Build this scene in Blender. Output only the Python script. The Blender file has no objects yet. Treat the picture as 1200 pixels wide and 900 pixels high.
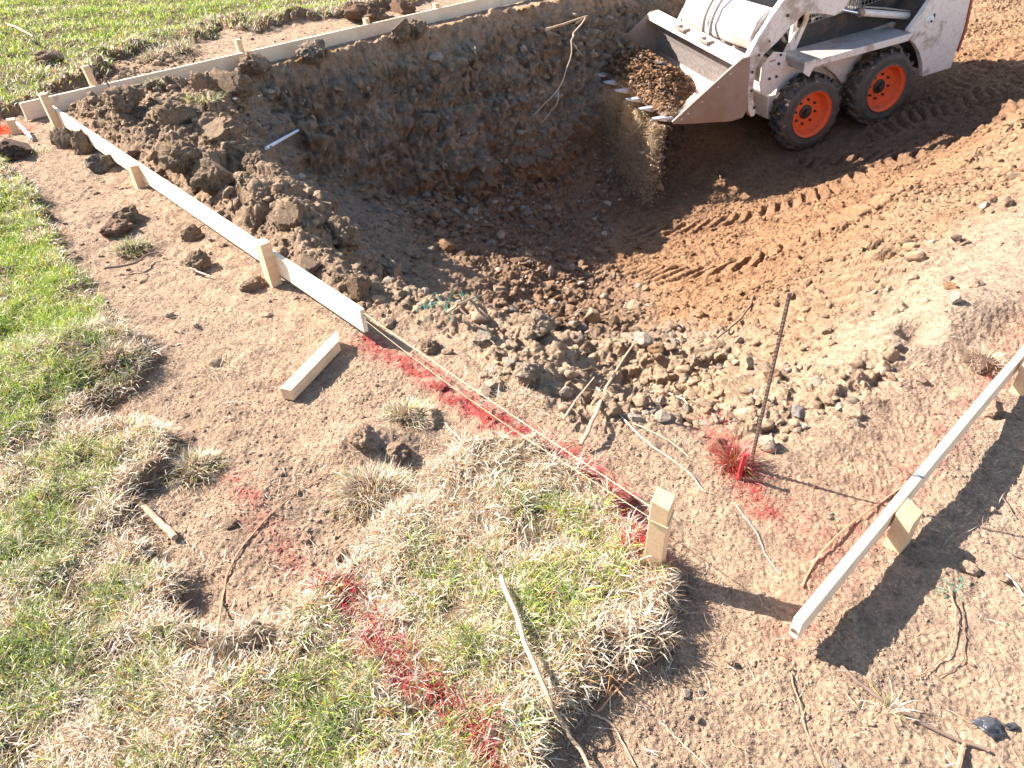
import bpy, math, random
import numpy as np
from mathutils import Matrix, Vector
rng = np.random.default_rng(7); random.seed(7)
S = bpy.context.scene; COL = S.collection

# ------------------------------------------------------------------ camera
FPX = 840.; TH = math.radians(37.4); RO = math.radians(2.6); CAMH = 1.42
fw = np.array([0, math.cos(TH), -math.sin(TH)]); r0 = np.array([1., 0, 0]); u0 = np.array([0, math.sin(TH), math.cos(TH)])
rt = math.cos(RO)*r0-math.sin(RO)*u0; up = math.sin(RO)*r0+math.cos(RO)*u0
CAM = np.array([0, 0, CAMH])
def at(u, v, Z=0.):
    d = fw+rt*(u-600)/FPX+up*(450-v)/FPX
    return CAM+d*(Z-CAMH)/d[2]
def proj(P):
    q = np.asarray(P, float)-CAM; z = q@fw
    return 600+FPX*(q@rt)/z, 450-FPX*(q@up)/z, z
cd = bpy.data.cameras.new('camera'); cam = bpy.data.objects.new('camera', cd); COL.objects.link(cam); S.camera = cam
cd.sensor_width = 36; cd.lens = FPX/1200*36; cd.clip_start = .02; cd.clip_end = 500
cam.matrix_world = Matrix(((rt[0], up[0], -fw[0], 0), (rt[1], up[1], -fw[1], 0), (rt[2], up[2], -fw[2], CAMH), (0, 0, 0, 1)))

# ------------------------------------------------------------------ noise
PT = rng.permutation(256); PT = np.concatenate([PT, PT, PT])
GA = rng.random(256)*2*np.pi; GX = np.cos(GA); GY = np.sin(GA)
G3 = rng.normal(size=(256, 3)); G3 /= np.linalg.norm(G3, axis=1)[:, None]; G3 *= 1.1
def n2(x, y, sd=0):
    x = x+sd*17.31; y = y-sd*9.17
    xi = np.floor(x).astype(int); yi = np.floor(y).astype(int); fx = x-xi; fy = y-yi; xi &= 255; yi &= 255
    ux = fx*fx*fx*(fx*(fx*6-15)+10); uy = fy*fy*fy*(fy*(fy*6-15)+10)
    def g(a, b, dx, dy):
        h = PT[PT[(xi+a) & 255]+((yi+b) & 255)]; return GX[h]*dx+GY[h]*dy
    a = g(0, 0, fx, fy); b = g(1, 0, fx-1, fy); c = g(0, 1, fx, fy-1); d = g(1, 1, fx-1, fy-1)
    return 1.45*((a+ux*(b-a))*(1-uy)+(c+ux*(d-c))*uy)
def n3(x, y, z, sd=0):
    x = x+sd*17.31; y = y-sd*9.17; z = z+sd*3.7
    xi = np.floor(x).astype(int); yi = np.floor(y).astype(int); zi = np.floor(z).astype(int)
    fx = x-xi; fy = y-yi; fz = z-zi; xi &= 255; yi &= 255; zi &= 255
    ux = fx*fx*(3-2*fx); uy = fy*fy*(3-2*fy); uz = fz*fz*(3-2*fz)
    def g(a, b, c):
        h = PT[PT[PT[(xi+a) & 255]+((yi+b) & 255)]+((zi+c) & 255)]
        return G3[h, 0]*(fx-a)+G3[h, 1]*(fy-b)+G3[h, 2]*(fz-c)
    def e(c):
        a = g(0, 0, c); b = g(1, 0, c); d = g(0, 1, c); f = g(1, 1, c)
        a = a+ux*(b-a); d = d+ux*(f-d); return a+uy*(d-a)
    A = e(0); B = e(1); return 1.3*(A+uz*(B-A))
def worley(x, y, sd=0):            # F1 and a random value per cell
    x = x+sd*7.7; y = y+sd*3.3; xi = np.floor(x).astype(int); yi = np.floor(y).astype(int)
    best = np.full(x.shape, 9.); bid = np.zeros(x.shape)
    for a in (-1, 0, 1):
        for b in (-1, 0, 1):
            h = PT[PT[(xi+a) & 255]+((yi+b) & 255)]; h2 = PT[h+57]
            d = (xi+a+h/255.-x)**2+(yi+b+h2/255.-y)**2
            m = d < best; best = np.where(m, d, best); bid = np.where(m, PT[h2+13]/255., bid)
    return np.sqrt(best), bid
def sst(a, b, x): t = np.clip((x-a)/(b-a), 0, 1); return t*t*(3-2*t)

# ------------------------------------------------------------------ site layout (p across, q along the dig)
E1 = np.array([math.cos(math.radians(41.5)), math.sin(math.radians(41.5))]); E2 = np.array([-E1[1], E1[0]])
def pq(x, y): return x*E1[0]+y*E1[1], x*E2[0]+y*E2[1]
def xy(p, q): return p*E1[0]+q*E2[0], p*E1[1]+q*E2[1]
PSI = math.radians(197.474); PIT = math.radians(9.47); MO = np.array([3.474, 8.465, -1.294])
def floor_plane(x, y): return MO[2]+.167*((x-MO[0])*.954+(y-MO[1])*.30)

def polyw(pts): return np.array([at(u, v, 0)[:2] for u, v in pts])
LAWN_A = polyw([(-260, 150), (-60, 185), (0, 197), (32, 215), (58, 262), (72, 300), (112, 345), (150, 392), (180, 425), (168, 455), (118, 478), (122, 505),
    (160, 500), (205, 515), (215, 535), (205, 562), (175, 572), (152, 600), (165, 640), (198, 680), (205, 735), (262, 757), (335, 742), (372, 700), (410, 680),
    (430, 640), (455, 610), (500, 560), (540, 535), (600, 528), (680, 558), (735, 612), (766, 668), (795, 712), (778, 762), (718, 790), (672, 832), (640, 868), (640, 1000), (640, 1250), (-700, 1250), (-900, 500)])
LAWN_B = polyw([(-500, 118), (-100, 133), (0, 138), (30, 128), (62, 118), (100, 98), (128, 90), (122, 74), (168, 64), (222, 56), (246, 46), (258, 33), (300, 39), (335, 27), (400, 22), (478, 7), (530, -12), (640, -50)])
LAWN_B = np.vstack([LAWN_B, [[14, 30], [-40, 60], [-60, 5]]])
def sdist(poly, x0, y0, n, m, st):       # signed distance raster (positive inside)
    X, Y = np.meshgrid(x0+np.arange(n)*st, y0+np.arange(m)*st, indexing='ij'); X = X.ravel(); Y = Y.ravel()
    ins = np.zeros(X.shape, bool); dm = np.full(X.shape, 1e9)
    for i in range(len(poly)):
        a = poly[i]; b = poly[(i+1) % len(poly)]
        c = ((a[1] > Y) != (b[1] > Y)); xx = (b[0]-a[0])*(Y-a[1])/((b[1]-a[1]) or 1e-9)+a[0]; ins ^= c & (X < xx)
        ab = b-a; t = np.clip(((X-a[0])*ab[0]+(Y-a[1])*ab[1])/(ab@ab+1e-12), 0, 1)
        dm = np.minimum(dm, (X-a[0]-t*ab[0])**2+(Y-a[1]-t*ab[1])**2)
    return (np.where(ins, 1, -1)*np.sqrt(dm)).reshape(n, m)
RX0, RY0, RST, RN, RM = -9., -1., .03, 560, 500
SDA = sdist(LAWN_A, RX0, RY0, RN, RM, RST); SDB = sdist(LAWN_B, RX0, RY0, RN, RM, RST)
def samp(D, x, y):
    fx = np.clip((x-RX0)/RST, 0, RN-1.001); fy = np.clip((y-RY0)/RST, 0, RM-1.001); i = fx.astype(int); j = fy.astype(int); fx = fx-i; fy = fy-j
    return (D[i, j]*(1-fx)+D[i+1, j]*fx)*(1-fy)+(D[i, j+1]*(1-fx)+D[i+1, j+1]*fx)*fy
SHELF = np.array([at(u, v, -.08)[:2] for u, v in [(445, 335), (520, 345), (600, 335), (680, 355), (760, 395), (850, 425), (960, 430), (1050, 432), (1062, 470), (965, 508), (905, 545), (835, 505), (765, 525), (695, 525), (630, 478), (565, 438), (500, 400)]])
SDS = sdist(SHELF, RX0, RY0, RN, RM, RST)
def pdist(pts, x, y):                    # distance to a polyline, and arc length of the foot
    dm = np.full(x.shape, 1e9); sm = np.zeros(x.shape); sg = np.zeros(x.shape); s0 = 0.
    for a, b in zip(pts[:-1], pts[1:]):
        ab = b-a; L = math.hypot(*ab); t = np.clip(((x-a[0])*ab[0]+(y-a[1])*ab[1])/(L*L), 0, 1)
        dx = x-a[0]-t*ab[0]; dy = y-a[1]-t*ab[1]; d = np.hypot(dx, dy); m = d < dm
        dm = np.where(m, d, dm); sm = np.where(m, s0+t*L, sm); sg = np.where(m, np.sign(ab[0]*dy-ab[1]*dx), sg); s0 += L
    return dm, sm, sg
def spline(P, n=12):
    P = np.array(P, float); out = []
    for i in range(len(P)-1):
        a = P[max(i-1, 0)]; b = P[i]; c = P[i+1]; d = P[min(i+2, len(P)-1)]
        for t in np.linspace(0, 1, n, endpoint=False):
            out.append(.5*((2*b)+(-a+c)*t+(2*a-5*b+4*c-d)*t*t+(-a+3*b-3*c+d)*t**3))
    out.append(P[-1]); return np.array(out)
def smin(a, b, k): h = np.clip(.5+.5*(b-a)/k, 0, 1); return b+(a-b)*h-k*h*(1-h)
def smax(a, b, k): return -smin(-a, -b, k)
RIMQ = [-5, .5, 1.2, 2.1, 3.2, 4.4, 5.6, 9]; RIMP = [1.62, 1.58, 1.47, 1.34, 1.50, 1.74, 2.28, 2.5]
TRACKS = [([(706, 285), (722, 306), (770, 322), (830, 322), (890, 308), (950, 285), (1030, 255), (1120, 215), (1190, 180)], -1.27, .18, 1.9),
          ([(735, 262), (790, 268), (850, 262), (910, 245), (980, 220), (1060, 190)], -1.42, .13, 1.),
          ([(975, 300), (992, 345), (1003, 395), (1010, 440)], -.72, .15, .9),
          ([(1020, 160), (1070, 140), (1130, 118), (1200, 96), (1290, 70)], -1.15, .14, 1.3),
          ([(1075, 128), (1125, 96), (1200, 40), (1260, 0)], -.9, .13, .7),
          ([(930, 190), (1010, 182), (1100, 165), (1200, 140), (1300, 115)], -1.15, .13, .9),
          ([(1000, 235), (1080, 205), (1200, 170)], -1.1, .12, .6)]
TRK = []
def mounds(x, y):
    h = 0*x
    for u, v, Z, amp, r, st in [(700, 388, -.5, .24, .27, 1.5), (640, 395, -.45, .12, .2, 1), (640, 420, -.2, .1, .18, 1), (830, 470, -.1, .05, .15, 1.5), (1065, 405, -.05, .07, .14, 1.5), (1150, 385, -.05, .09, .2, 1.3),
                               (1060, 425, -.1, -.10, .06, 1), (900, 455, -.2, .07, .1, 1), (430, 520, 0, .05, .09, 1.6), (300, 600, 0, .03, .16, 1.), (150, 505, 0, -.05, .06, 1.), (225, 700, 0, -.02, .09, .8), (105, 425, 0, .05, .16, 1)]:
        c = at(u, v, Z); dx = (x-c[0])/r/st; dy = (y-c[1])/r
        h = h+amp*np.exp(-(dx*dx+dy*dy))
    return h
def base_h(x, y):
    p, q = pq(x, y)
    wp = p+.16*n2(x*1.1, y*1.1, 1)+.05*n2(x*3.1, y*3.1, 2); wq = q+.09*n2(x*1.3, y*1.3, 4)+.03*n2(x*3.1, y*3.1, 5)
    dl = wp-np.interp(q, RIMQ, RIMP)
    hL = np.interp(dl, [-1, 0, .14, .50, 3.2, 6], [.8, 0, -.24, -.84, -1.95, -3.4])*np.interp(q, [.8, 2.2], [.6, 1])
    qe = 5.86+.03*n2(x*2, y*2, 9)
    hF = np.interp(qe-wq, [-.8, 0, .17, .62, 1.25, 3], [3, 0, -.45, -1.35, -1.8, -3])
    hF = np.where(q > 5.86, .2, hF)
    hN = np.interp(wq-.62, [-1, 0, .4, .9, 1.6, 2.6, 5], [.5, 0, -.27, -.62, -1.12, -1.56, -2.6])
    F = np.clip(floor_plane(x, y), -1.72, .1)
    h = smax(smax(smax(hL, hN, .15), F, .2), hF, .12)
    h = smin(h, 0*h, .07)
    pit = sst(-.02, -.35, h)
    # spoil berm between left board and rim, and lumps under the far board
    b = sst(1.10, 1.3, p)*sst(.10, -.14, dl)*sst(1.9, 2.6, q)*sst(5.95, 5.75, q)
    b2 = sst(5.45, 5.65, q)*sst(5.93, 5.8, q)*sst(2.2, 2.6, p)*.75
    f1, idc = worley(x*4.3+.5*n2(x*5, y*5, 12), y*4.3+.5*n2(x*5, y*5, 13), 2)
    lump = (.03+.11*idc)*np.sqrt(np.clip(1-f1*f1*1.5, 0, 1))*np.interp(q, [4.6, 5.4], [1, .45])
    g2, id2 = worley(x*10+.6*n2(x*9, y*9, 12), y*10, 5)
    lump = lump+.035*np.sqrt(np.clip(1-g2*g2*1.6, 0, 1))*id2
    h = h+np.maximum(b, b2)*(.02+lump*1.15)*np.clip(1.15-.25*n2(x*1.7, y*1.7, 31), .5, 1.5)
    h = h+mounds(x, y)
    # lawns stand a sod's thickness above the stripped soil
    e = .03*n2(x*7, y*7, 7)+.02*n2(x*20, y*20, 8)
    sa = samp(SDA, x, y)+e; sb = samp(SDB, x, y)+e*2
    mA = sst(-.015, .02, sa); mB = sst(-.04, .05, sb)
    h = h+mA*(.035+.022*sst(-.25, .0, x)+.02*n2(x*3, y*3, 21))+mB*(.06+.03*n2(x*2, y*2, 22))
    lip = np.exp(-((sa-.02)/.06)**2)*(.010+.016*n2(x*9, y*9, 23))+np.exp(-((sb-.05)/.12)**2)*(.03+.07*n2(x*4, y*4, 24))
    h = h+lip*(1-pit)
    flat = 1-pit
    h = h+flat*(.020*n2(x*1.4, y*1.4, 14)+.010*n2(x*4.5, y*4.5, 15)+.006*n2(x*11, y*11, 29))+np.maximum(mA, mB*1.2)*.012*n2(x*13, y*13, 30)
    # pit roughness: rubble on the slopes, smoother worked floor
    pb_ = np.interp(q, [.4, 1., 1.6, 2.5, 3.5, 4.6], [2.1, 2.3, 2.75, 3.45, 4.3, 5.4])
    fl = sst(pb_-.12, pb_+.32, p+.25*n2(x*1.9, y*1.9, 40)+.1*n2(x*5, y*5, 41))*sst(5.1, 4.5, q+.4*n2(x, y, 42))*pit
    shelf = sst(-.06, .08, samp(SDS, x, y)+.06*n2(x*6, y*6, 43)); fl = fl*(1-.85*shelf*sst(2.6, 2., p))
    slp = sst(.02, .15, dl)*sst(1.75, 1.05, dl+.4*n2(x*1.3, y*1.3, 44))*sst(2.1, 2.7, q)*pit
    rub = np.maximum(pit*(1-fl)*(1-.5*slp), shelf*.75)
    h = h+slp*(.020*n2(q*7, p*1.4, 45)+.008*n2(q*19, p*3, 46))
    h = h+rub*(.05*n2(x*3.3, y*3.3, 16)+.03*n2(x*8, y*8, 17)+.02*n2(x*17, y*17, 18))+fl*(.022*n2(x*2.2, y*2.2, 19)+.012*n2(x*7, y*7, 20))
    # shallow scrape grooves along the direction the machine drives
    a = x*.954+y*.30; b_ = -x*.30+y*.954
    h = h+fl*(.008*n2(a*1.3, b_*16, 25)+.006*n2(a*3, b_*34, 26))
    trk = 0*x
    for P, w, amp in TRK:
        d, s, sg = pdist(P, x, y); m = sst(w*1.15, w*.9, d)*sst(0, .15, s)*fl
        trk = np.maximum(trk, m*np.clip(amp, 0, 1)); ph = (s-d*sg*.55)/.135
        lug = np.abs((ph % 1)-.5)*2
        brk = .75+.5*np.clip(n2(x*2.3, y*2.3, 27)+.35, 0, 1)
        h = h-m*np.minimum(amp, 1.5)*.032+m*np.minimum(amp, 1.5)*.058*sst(.30, .62, lug)*brk+fl*amp*.03*np.exp(-((d-w*1.2)/.04)**2)*(.6+.6*n2(x*9, y*9, 28))
    return h, pit, fl, sa, sb, trk, rub, slp

_tr = []
for P, Z, w, a in TRACKS:
    zz = np.full(len(P), float(Z))
    for _ in range(40):
        W_2 = np.array([at(u, v, z)[:2] for (u, v), z in zip(P, zz)]); zz = .75*zz+.25*base_h(W_2[:, 0], W_2[:, 1])[0]
    zs = np.convolve(np.pad(zz, 1, 'edge'), [.3, .4, .3], 'valid'); W_2 = np.array([at(u, v, z)[:2] for (u, v), z in zip(P, np.clip(zs, Z-.22, Z+.22))])
    t_ = np.linspace(0, 1, len(P)); dg = min(3, len(P)-2); tf = np.linspace(0, 1, 60)
    _tr.append((np.stack([np.polyval(np.polyfit(t_, W_2[:, k], dg), tf) for k in (0, 1)], 1), w, a))
TRK = _tr
# ------------------------------------------------------------------ materials
def newmat(name):
    m = bpy.data.materials.new(name); m.use_nodes = True; nt = m.node_tree; b = nt.nodes['Principled BSDF']; return m, nt, b
def N(nt, t, **k):
    n = nt.nodes.new(t)
    for a, v in k.items():
        if a in n.inputs: n.inputs[a].default_value = v
        else: setattr(n, a, v)
    return n
def ramp(nt, fac, stops):
    r = nt.nodes.new('ShaderNodeValToRGB'); e = r.color_ramp.elements
    while len(e) < len(stops): e.new(.5)
    for i, (p, c) in enumerate(stops): e[i].position = p; e[i].color = tuple(c)+((1,) if len(c) == 3 else ())
    nt.links.new(fac, r.inputs[0]); return r.outputs[0]
def mix(nt, typ, f, a, b):
    n = nt.nodes.new('ShaderNodeMix'); n.data_type = 'RGBA'; n.blend_type = typ
    for s, v in ((0, f), (6, a), (7, b)):
        if hasattr(v, 'links') or isinstance(v, bpy.types.NodeSocket): nt.links.new(v, n.inputs[s])
        else: n.inputs[s].default_value = v if s == 0 else tuple(v)+(1,)
    return n.outputs[2]
def noise(nt, sc, det=4, rough=.6, co='Object', stretch=None):
    tc = nt.nodes.new('ShaderNodeTexCoord'); n = N(nt, 'ShaderNodeTexNoise', Scale=sc, Detail=det, Roughness=rough)
    o = tc.outputs[co]
    if stretch:
        mp = nt.nodes.new('ShaderNodeMapping'); mp.inputs['Scale'].default_value = stretch; nt.links.new(o, mp.inputs[0]); o = mp.outputs[0]
    nt.links.new(o, n.inputs['Vector']); return n.outputs[0]
def bump(nt, b, h, st, dist, prev=None):
    n = N(nt, 'ShaderNodeBump', Strength=st, Distance=dist); nt.links.new(h, n.inputs['Height'])
    if prev is not None: nt.links.new(prev, n.inputs['Normal'])
    nt.links.new(n.outputs[0], b.inputs['Normal']); return n.outputs[0]
def soil_mat():
    m, nt, b = newmat('soil')
    a = N(nt, 'ShaderNodeVertexColor', layer_name='Col')
    n1 = noise(nt, 16, 6, .65); n2_ = noise(nt, 110, 5, .7); n3_ = noise(nt, 330, 3, .7)
    v = ramp(nt, n1, [(.3, (.62, .62, .64)), (.52, (1, 1, 1)), (.72, (1.22, 1.18, 1.12))])
    c = mix(nt, 'MULTIPLY', 1., a.outputs[0], v)
    v = ramp(nt, n2_, [(.32, (.55, .52, .5)), (.5, (1, 1, 1)), (.7, (1.3, 1.28, 1.25))])
    c = mix(nt, 'MULTIPLY', .9, c, v)
    sp = ramp(nt, n3_, [(.68, (0, 0, 0)), (.76, (1, 1, 1))])
    c = mix(nt, 'MIX', sp, c, (.55, .48, .40))
    nt.links.new(c, b.inputs['Base Color']); b.inputs['Roughness'].default_value = .95; b.inputs['Specular IOR Level'].default_value = .12
    k = bump(nt, b, n2_, 1., .026); bump(nt, b, n3_, .9, .009, k)
    return m
def grass_mat():
    m, nt, b = newmat('grass blades'); nt.nodes.remove(b)
    a = N(nt, 'ShaderNodeVertexColor', layer_name='Col')
    d = N(nt, 'ShaderNodeBsdfDiffuse'); t = N(nt, 'ShaderNodeBsdfTranslucent'); g = N(nt, 'ShaderNodeBsdfGlossy', Roughness=.45)
    g.inputs['Color'].default_value = (.6, .6, .6, 1)
    x = N(nt, 'ShaderNodeMixShader', Fac=.42); y = N(nt, 'ShaderNodeMixShader', Fac=.05)
    nt.links.new(a.outputs[0], d.inputs[0]); nt.links.new(a.outputs[0], t.inputs[0])
    nt.links.new(d.outputs[0], x.inputs[1]); nt.links.new(t.outputs[0], x.inputs[2]); nt.links.new(x.outputs[0], y.inputs[1]); nt.links.new(g.outputs[0], y.inputs[2])
    nt.links.new(y.outputs[0], nt.nodes['Material Output'].inputs[0]); return m
def wood_mat(name, c1, c2, end=False, knots=True):
    m, nt, b = newmat(name)
    n = noise(nt, 9, 5, .6, stretch=(1.2, 14, 14)); n_ = noise(nt, 60, 3, .6, stretch=(.5, 10, 10)); big = noise(nt, 5, 3, .5)
    c = ramp(nt, n, [(.3, c2), (.6, c1)]); c = mix(nt, 'MULTIPLY', .35, c, ramp(nt, n_, [(.35, (.7, .62, .52)), (.6, (1, 1, 1))]))
    c = mix(nt, 'MULTIPLY', .6, c, ramp(nt, big, [(.35, (.82, .76, .68)), (.6, (1, 1, 1))]))
    if knots:
        tc = nt.nodes.new('ShaderNodeTexCoord'); mp = nt.nodes.new('ShaderNodeMapping'); mp.inputs['Scale'].default_value = (2.3, 7, 7); nt.links.new(tc.outputs['Object'], mp.inputs[0])
        vo = N(nt, 'ShaderNodeTexVoronoi', Scale=1.); nt.links.new(mp.outputs[0], vo.inputs['Vector'])
        c = mix(nt, 'MIX', ramp(nt, vo.outputs['Distance'], [(.07, (.8, .8, .8)), (.15, (0, 0, 0))]), c, (.30, .15, .07))
    mud = noise(nt, 7, 7, .75); c = mix(nt, 'MIX', ramp(nt, mud, [(.60, (0, 0, 0)), (.70, (.55, .55, .55))]), c, (.36, .25, .17))
    nt.links.new(c, b.inputs['Base Color']); b.inputs['Roughness'].default_value = .75; b.inputs['Specular IOR Level'].default_value = .25
    bump(nt, b, n_, .25, .002); return m
def plain(name, c, rough=.6, metal=0., var=.25, sc=20, bmp=.2):
    m, nt, b = newmat(name); n = noise(nt, sc, 5, .65)
    k = ramp(nt, n, [(.3, tuple(max(0, v*(1-var)) for v in c)), (.7, tuple(min(1, v*(1+var*.6)) for v in c))])
    nt.links.new(k, b.inputs['Base Color']); b.inputs['Roughness'].default_value = rough; b.inputs['Metallic'].default_value = metal
    bump(nt, b, noise(nt, sc*8, 3), bmp, .003); return m
def paint_mat(name, c, dirt=(.30, .20, .13), amt=.5, rough=.42, chips=True):
    m, nt, b = newmat(name); n = noise(nt, 3.2, 7, .68); n_ = noise(nt, 26, 5, .7); n4 = noise(nt, 55, 2, .5, stretch=(1, .5, .35))
    k = mix(nt, 'MIX', ramp(nt, n, [(.60-.2*amt, (0, 0, 0)), (.69-.2*amt, (.7, .7, .7))]), c, dirt)
    k = mix(nt, 'MIX', ramp(nt, n_, [(.5, (0, 0, 0)), (.8, (.55, .55, .55))]), k, dirt)
    if chips: k = mix(nt, 'MIX', ramp(nt, n4, [(.725, (0, 0, 0)), (.745, (.85, .85, .85))]), k, (.06, .035, .025))
    nt.links.new(k, b.inputs['Base Color']); nt.links.new(ramp(nt, n, [(.4, (rough,)*3), (.6, (.85,)*3)]), b.inputs['Roughness'])
    bump(nt, b, n_, .15, .003); return m
M = {}
M['soil'] = soil_mat(); M['grass'] = grass_mat()
M['pine'] = wood_mat('pale pine', (.80, .665, .50), (.70, .55, .38)); M['pine2'] = wood_mat('warm pine', (.76, .54, .34), (.64, .43, .25), knots=False)
M['white'] = paint_mat('dirty cream paint', (.72, .65, .58), amt=.42); M['orange'] = paint_mat('orange rim paint', (.82, .13, .035), (.38, .12, .06), amt=.12, rough=.35, chips=False)
M['rubber'] = paint_mat('dusty tyre rubber', (.028, .027, .028), (.16, .115, .085), amt=.75, rough=.7, chips=False)
M['side'] = plain('sidewall rubber', (.075, .065, .055), .65, 0, .4, 12)
M['dark'] = paint_mat('black grimy metal', (.03, .028, .027), (.12, .085, .06), amt=.4, chips=False)
M['steel'] = paint_mat('worn bucket steel', (.27, .20, .155), (.25, .155, .095), amt=.5, rough=.45, chips=False)
def shiny():
    m, nt, b = newmat('scoured steel'); n = noise(nt, 30, 6, .7)
    nt.links.new(ramp(nt, n, [(.3, (.36, .29, .25)), (.7, (.62, .56, .52))]), b.inputs['Base Color']); b.inputs['Metallic'].default_value = .75; b.inputs['Roughness'].default_value = .42
    bump(nt, b, noise(nt, 60, 3, stretch=(1, 6, 1)), .15, .003); return m
M['shiny'] = shiny()
M['chrome'] = plain('chrome rod', (.7, .7, .72), .15, 1., .1); M['hose'] = plain('hose cover', (.33, .29, .25), .6)
M['rust'] = plain('rusty rebar', (.19, .125, .095), .8, .2, .45, 60); M['stick'] = plain('dry stick bark', (.42, .29, .18), .85, 0, .35, 40); M['dstick'] = plain('dark stick bark', (.16, .105, .075), .85, 0, .35, 40)
M['root'] = plain('rust brown root', (.42, .215, .12), .8, 0, .35, 50); M['proot'] = plain('pale root', (.50, .37, .25), .8, 0, .25, 50)
M['string'] = plain('mason string', (.58, .47, .27), .8, 0, .2, 200); M['red'] = plain('red marking paint', (.45, .03, .035), .7, 0, .3, 80); M['orp'] = plain('orange marking paint', (.85, .12, .02), .6)
M['pvc'] = plain('white plastic pipe', (.78, .78, .78), .4, 0, .15); M['blue'] = plain('blue plastic', (.10, .22, .55), .5); M['plastic'] = plain('charcoal plastic', (.05, .052, .058), .38, 0, .3, 30)
M['steelplate'] = plain('screw steel', (.45, .45, .47), .3, 1.); M['pencil'] = plain('blue pencil mark', (.12, .16, .2), .8)
M['orangeold'] = paint_mat('faded red orange edge', (.36, .085, .04), (.25, .12, .08), amt=.4)
M['tooth'] = plain('polished tooth steel', (.52, .53, .56), .3, .35, .2)
M['shade_grime'] = paint_mat('grimy shaded fender top', (.34, .31, .29), (.24, .18, .14), amt=.5)  # darker fender colour: painted-in shade from arm and cab, plus grime
M['splint'] = M['pine2']
M['mud'] = plain('dried mud', (.30, .20, .13), .95)
M['shade_pane'] = plain('dark opaque shade pane', (.02, .022, .025), .12, 0, .1, 3, .0)  # opaque dark pane for the added cab front
M['sticker'] = plain('white sticker', (.75, .72, .70), .5)

# ------------------------------------------------------------------ mesh building
def mesh_np(name, V, faces, mat=None, col=None, smooth=False):
    """faces: list of (n,k) int arrays"""
    me = bpy.data.meshes.new(name); V = np.asarray(V, np.float32)
    me.vertices.add(len(V)); me.vertices.foreach_set('co', V.ravel())
    faces = [np.asarray(f, np.int32) for f in faces if len(f)]
    li = np.concatenate([f.ravel() for f in faces]); tot = np.concatenate([np.full(len(f), f.shape[1], np.int32) for f in faces])
    st = np.concatenate([[0], np.cumsum(tot)[:-1]]).astype(np.int32)
    me.loops.add(len(li)); me.loops.foreach_set('vertex_index', li); me.polygons.add(len(tot)); me.polygons.foreach_set('loop_start', st)
    try: me.polygons.foreach_set('loop_total', tot)
    except Exception: pass
    if smooth: me.polygons.foreach_set('use_smooth', np.ones(len(tot), bool))
    if col is not None:
        a = me.color_attributes.new('Col', 'FLOAT_COLOR', 'POINT'); c = np.ones((len(V), 4), np.float32); c[:, :3] = col; a.data.foreach_set('color', c.ravel())
    me.update(calc_edges=True)
    if mat: me.materials.append(mat)
    return me
def link(name, me, parent=None, loc=None):
    o = bpy.data.objects.new(name, me); COL.objects.link(o)
    if parent: o.parent = parent
    if loc is not None: o.location = [float(v) for v in loc]
    return o
def tag(o, label=None, cat=None, group=None, kind=None):
    for k, v in (('label', label), ('category', cat), ('group', group), ('kind', kind)):
        if v: o[k] = v
    return o
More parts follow.
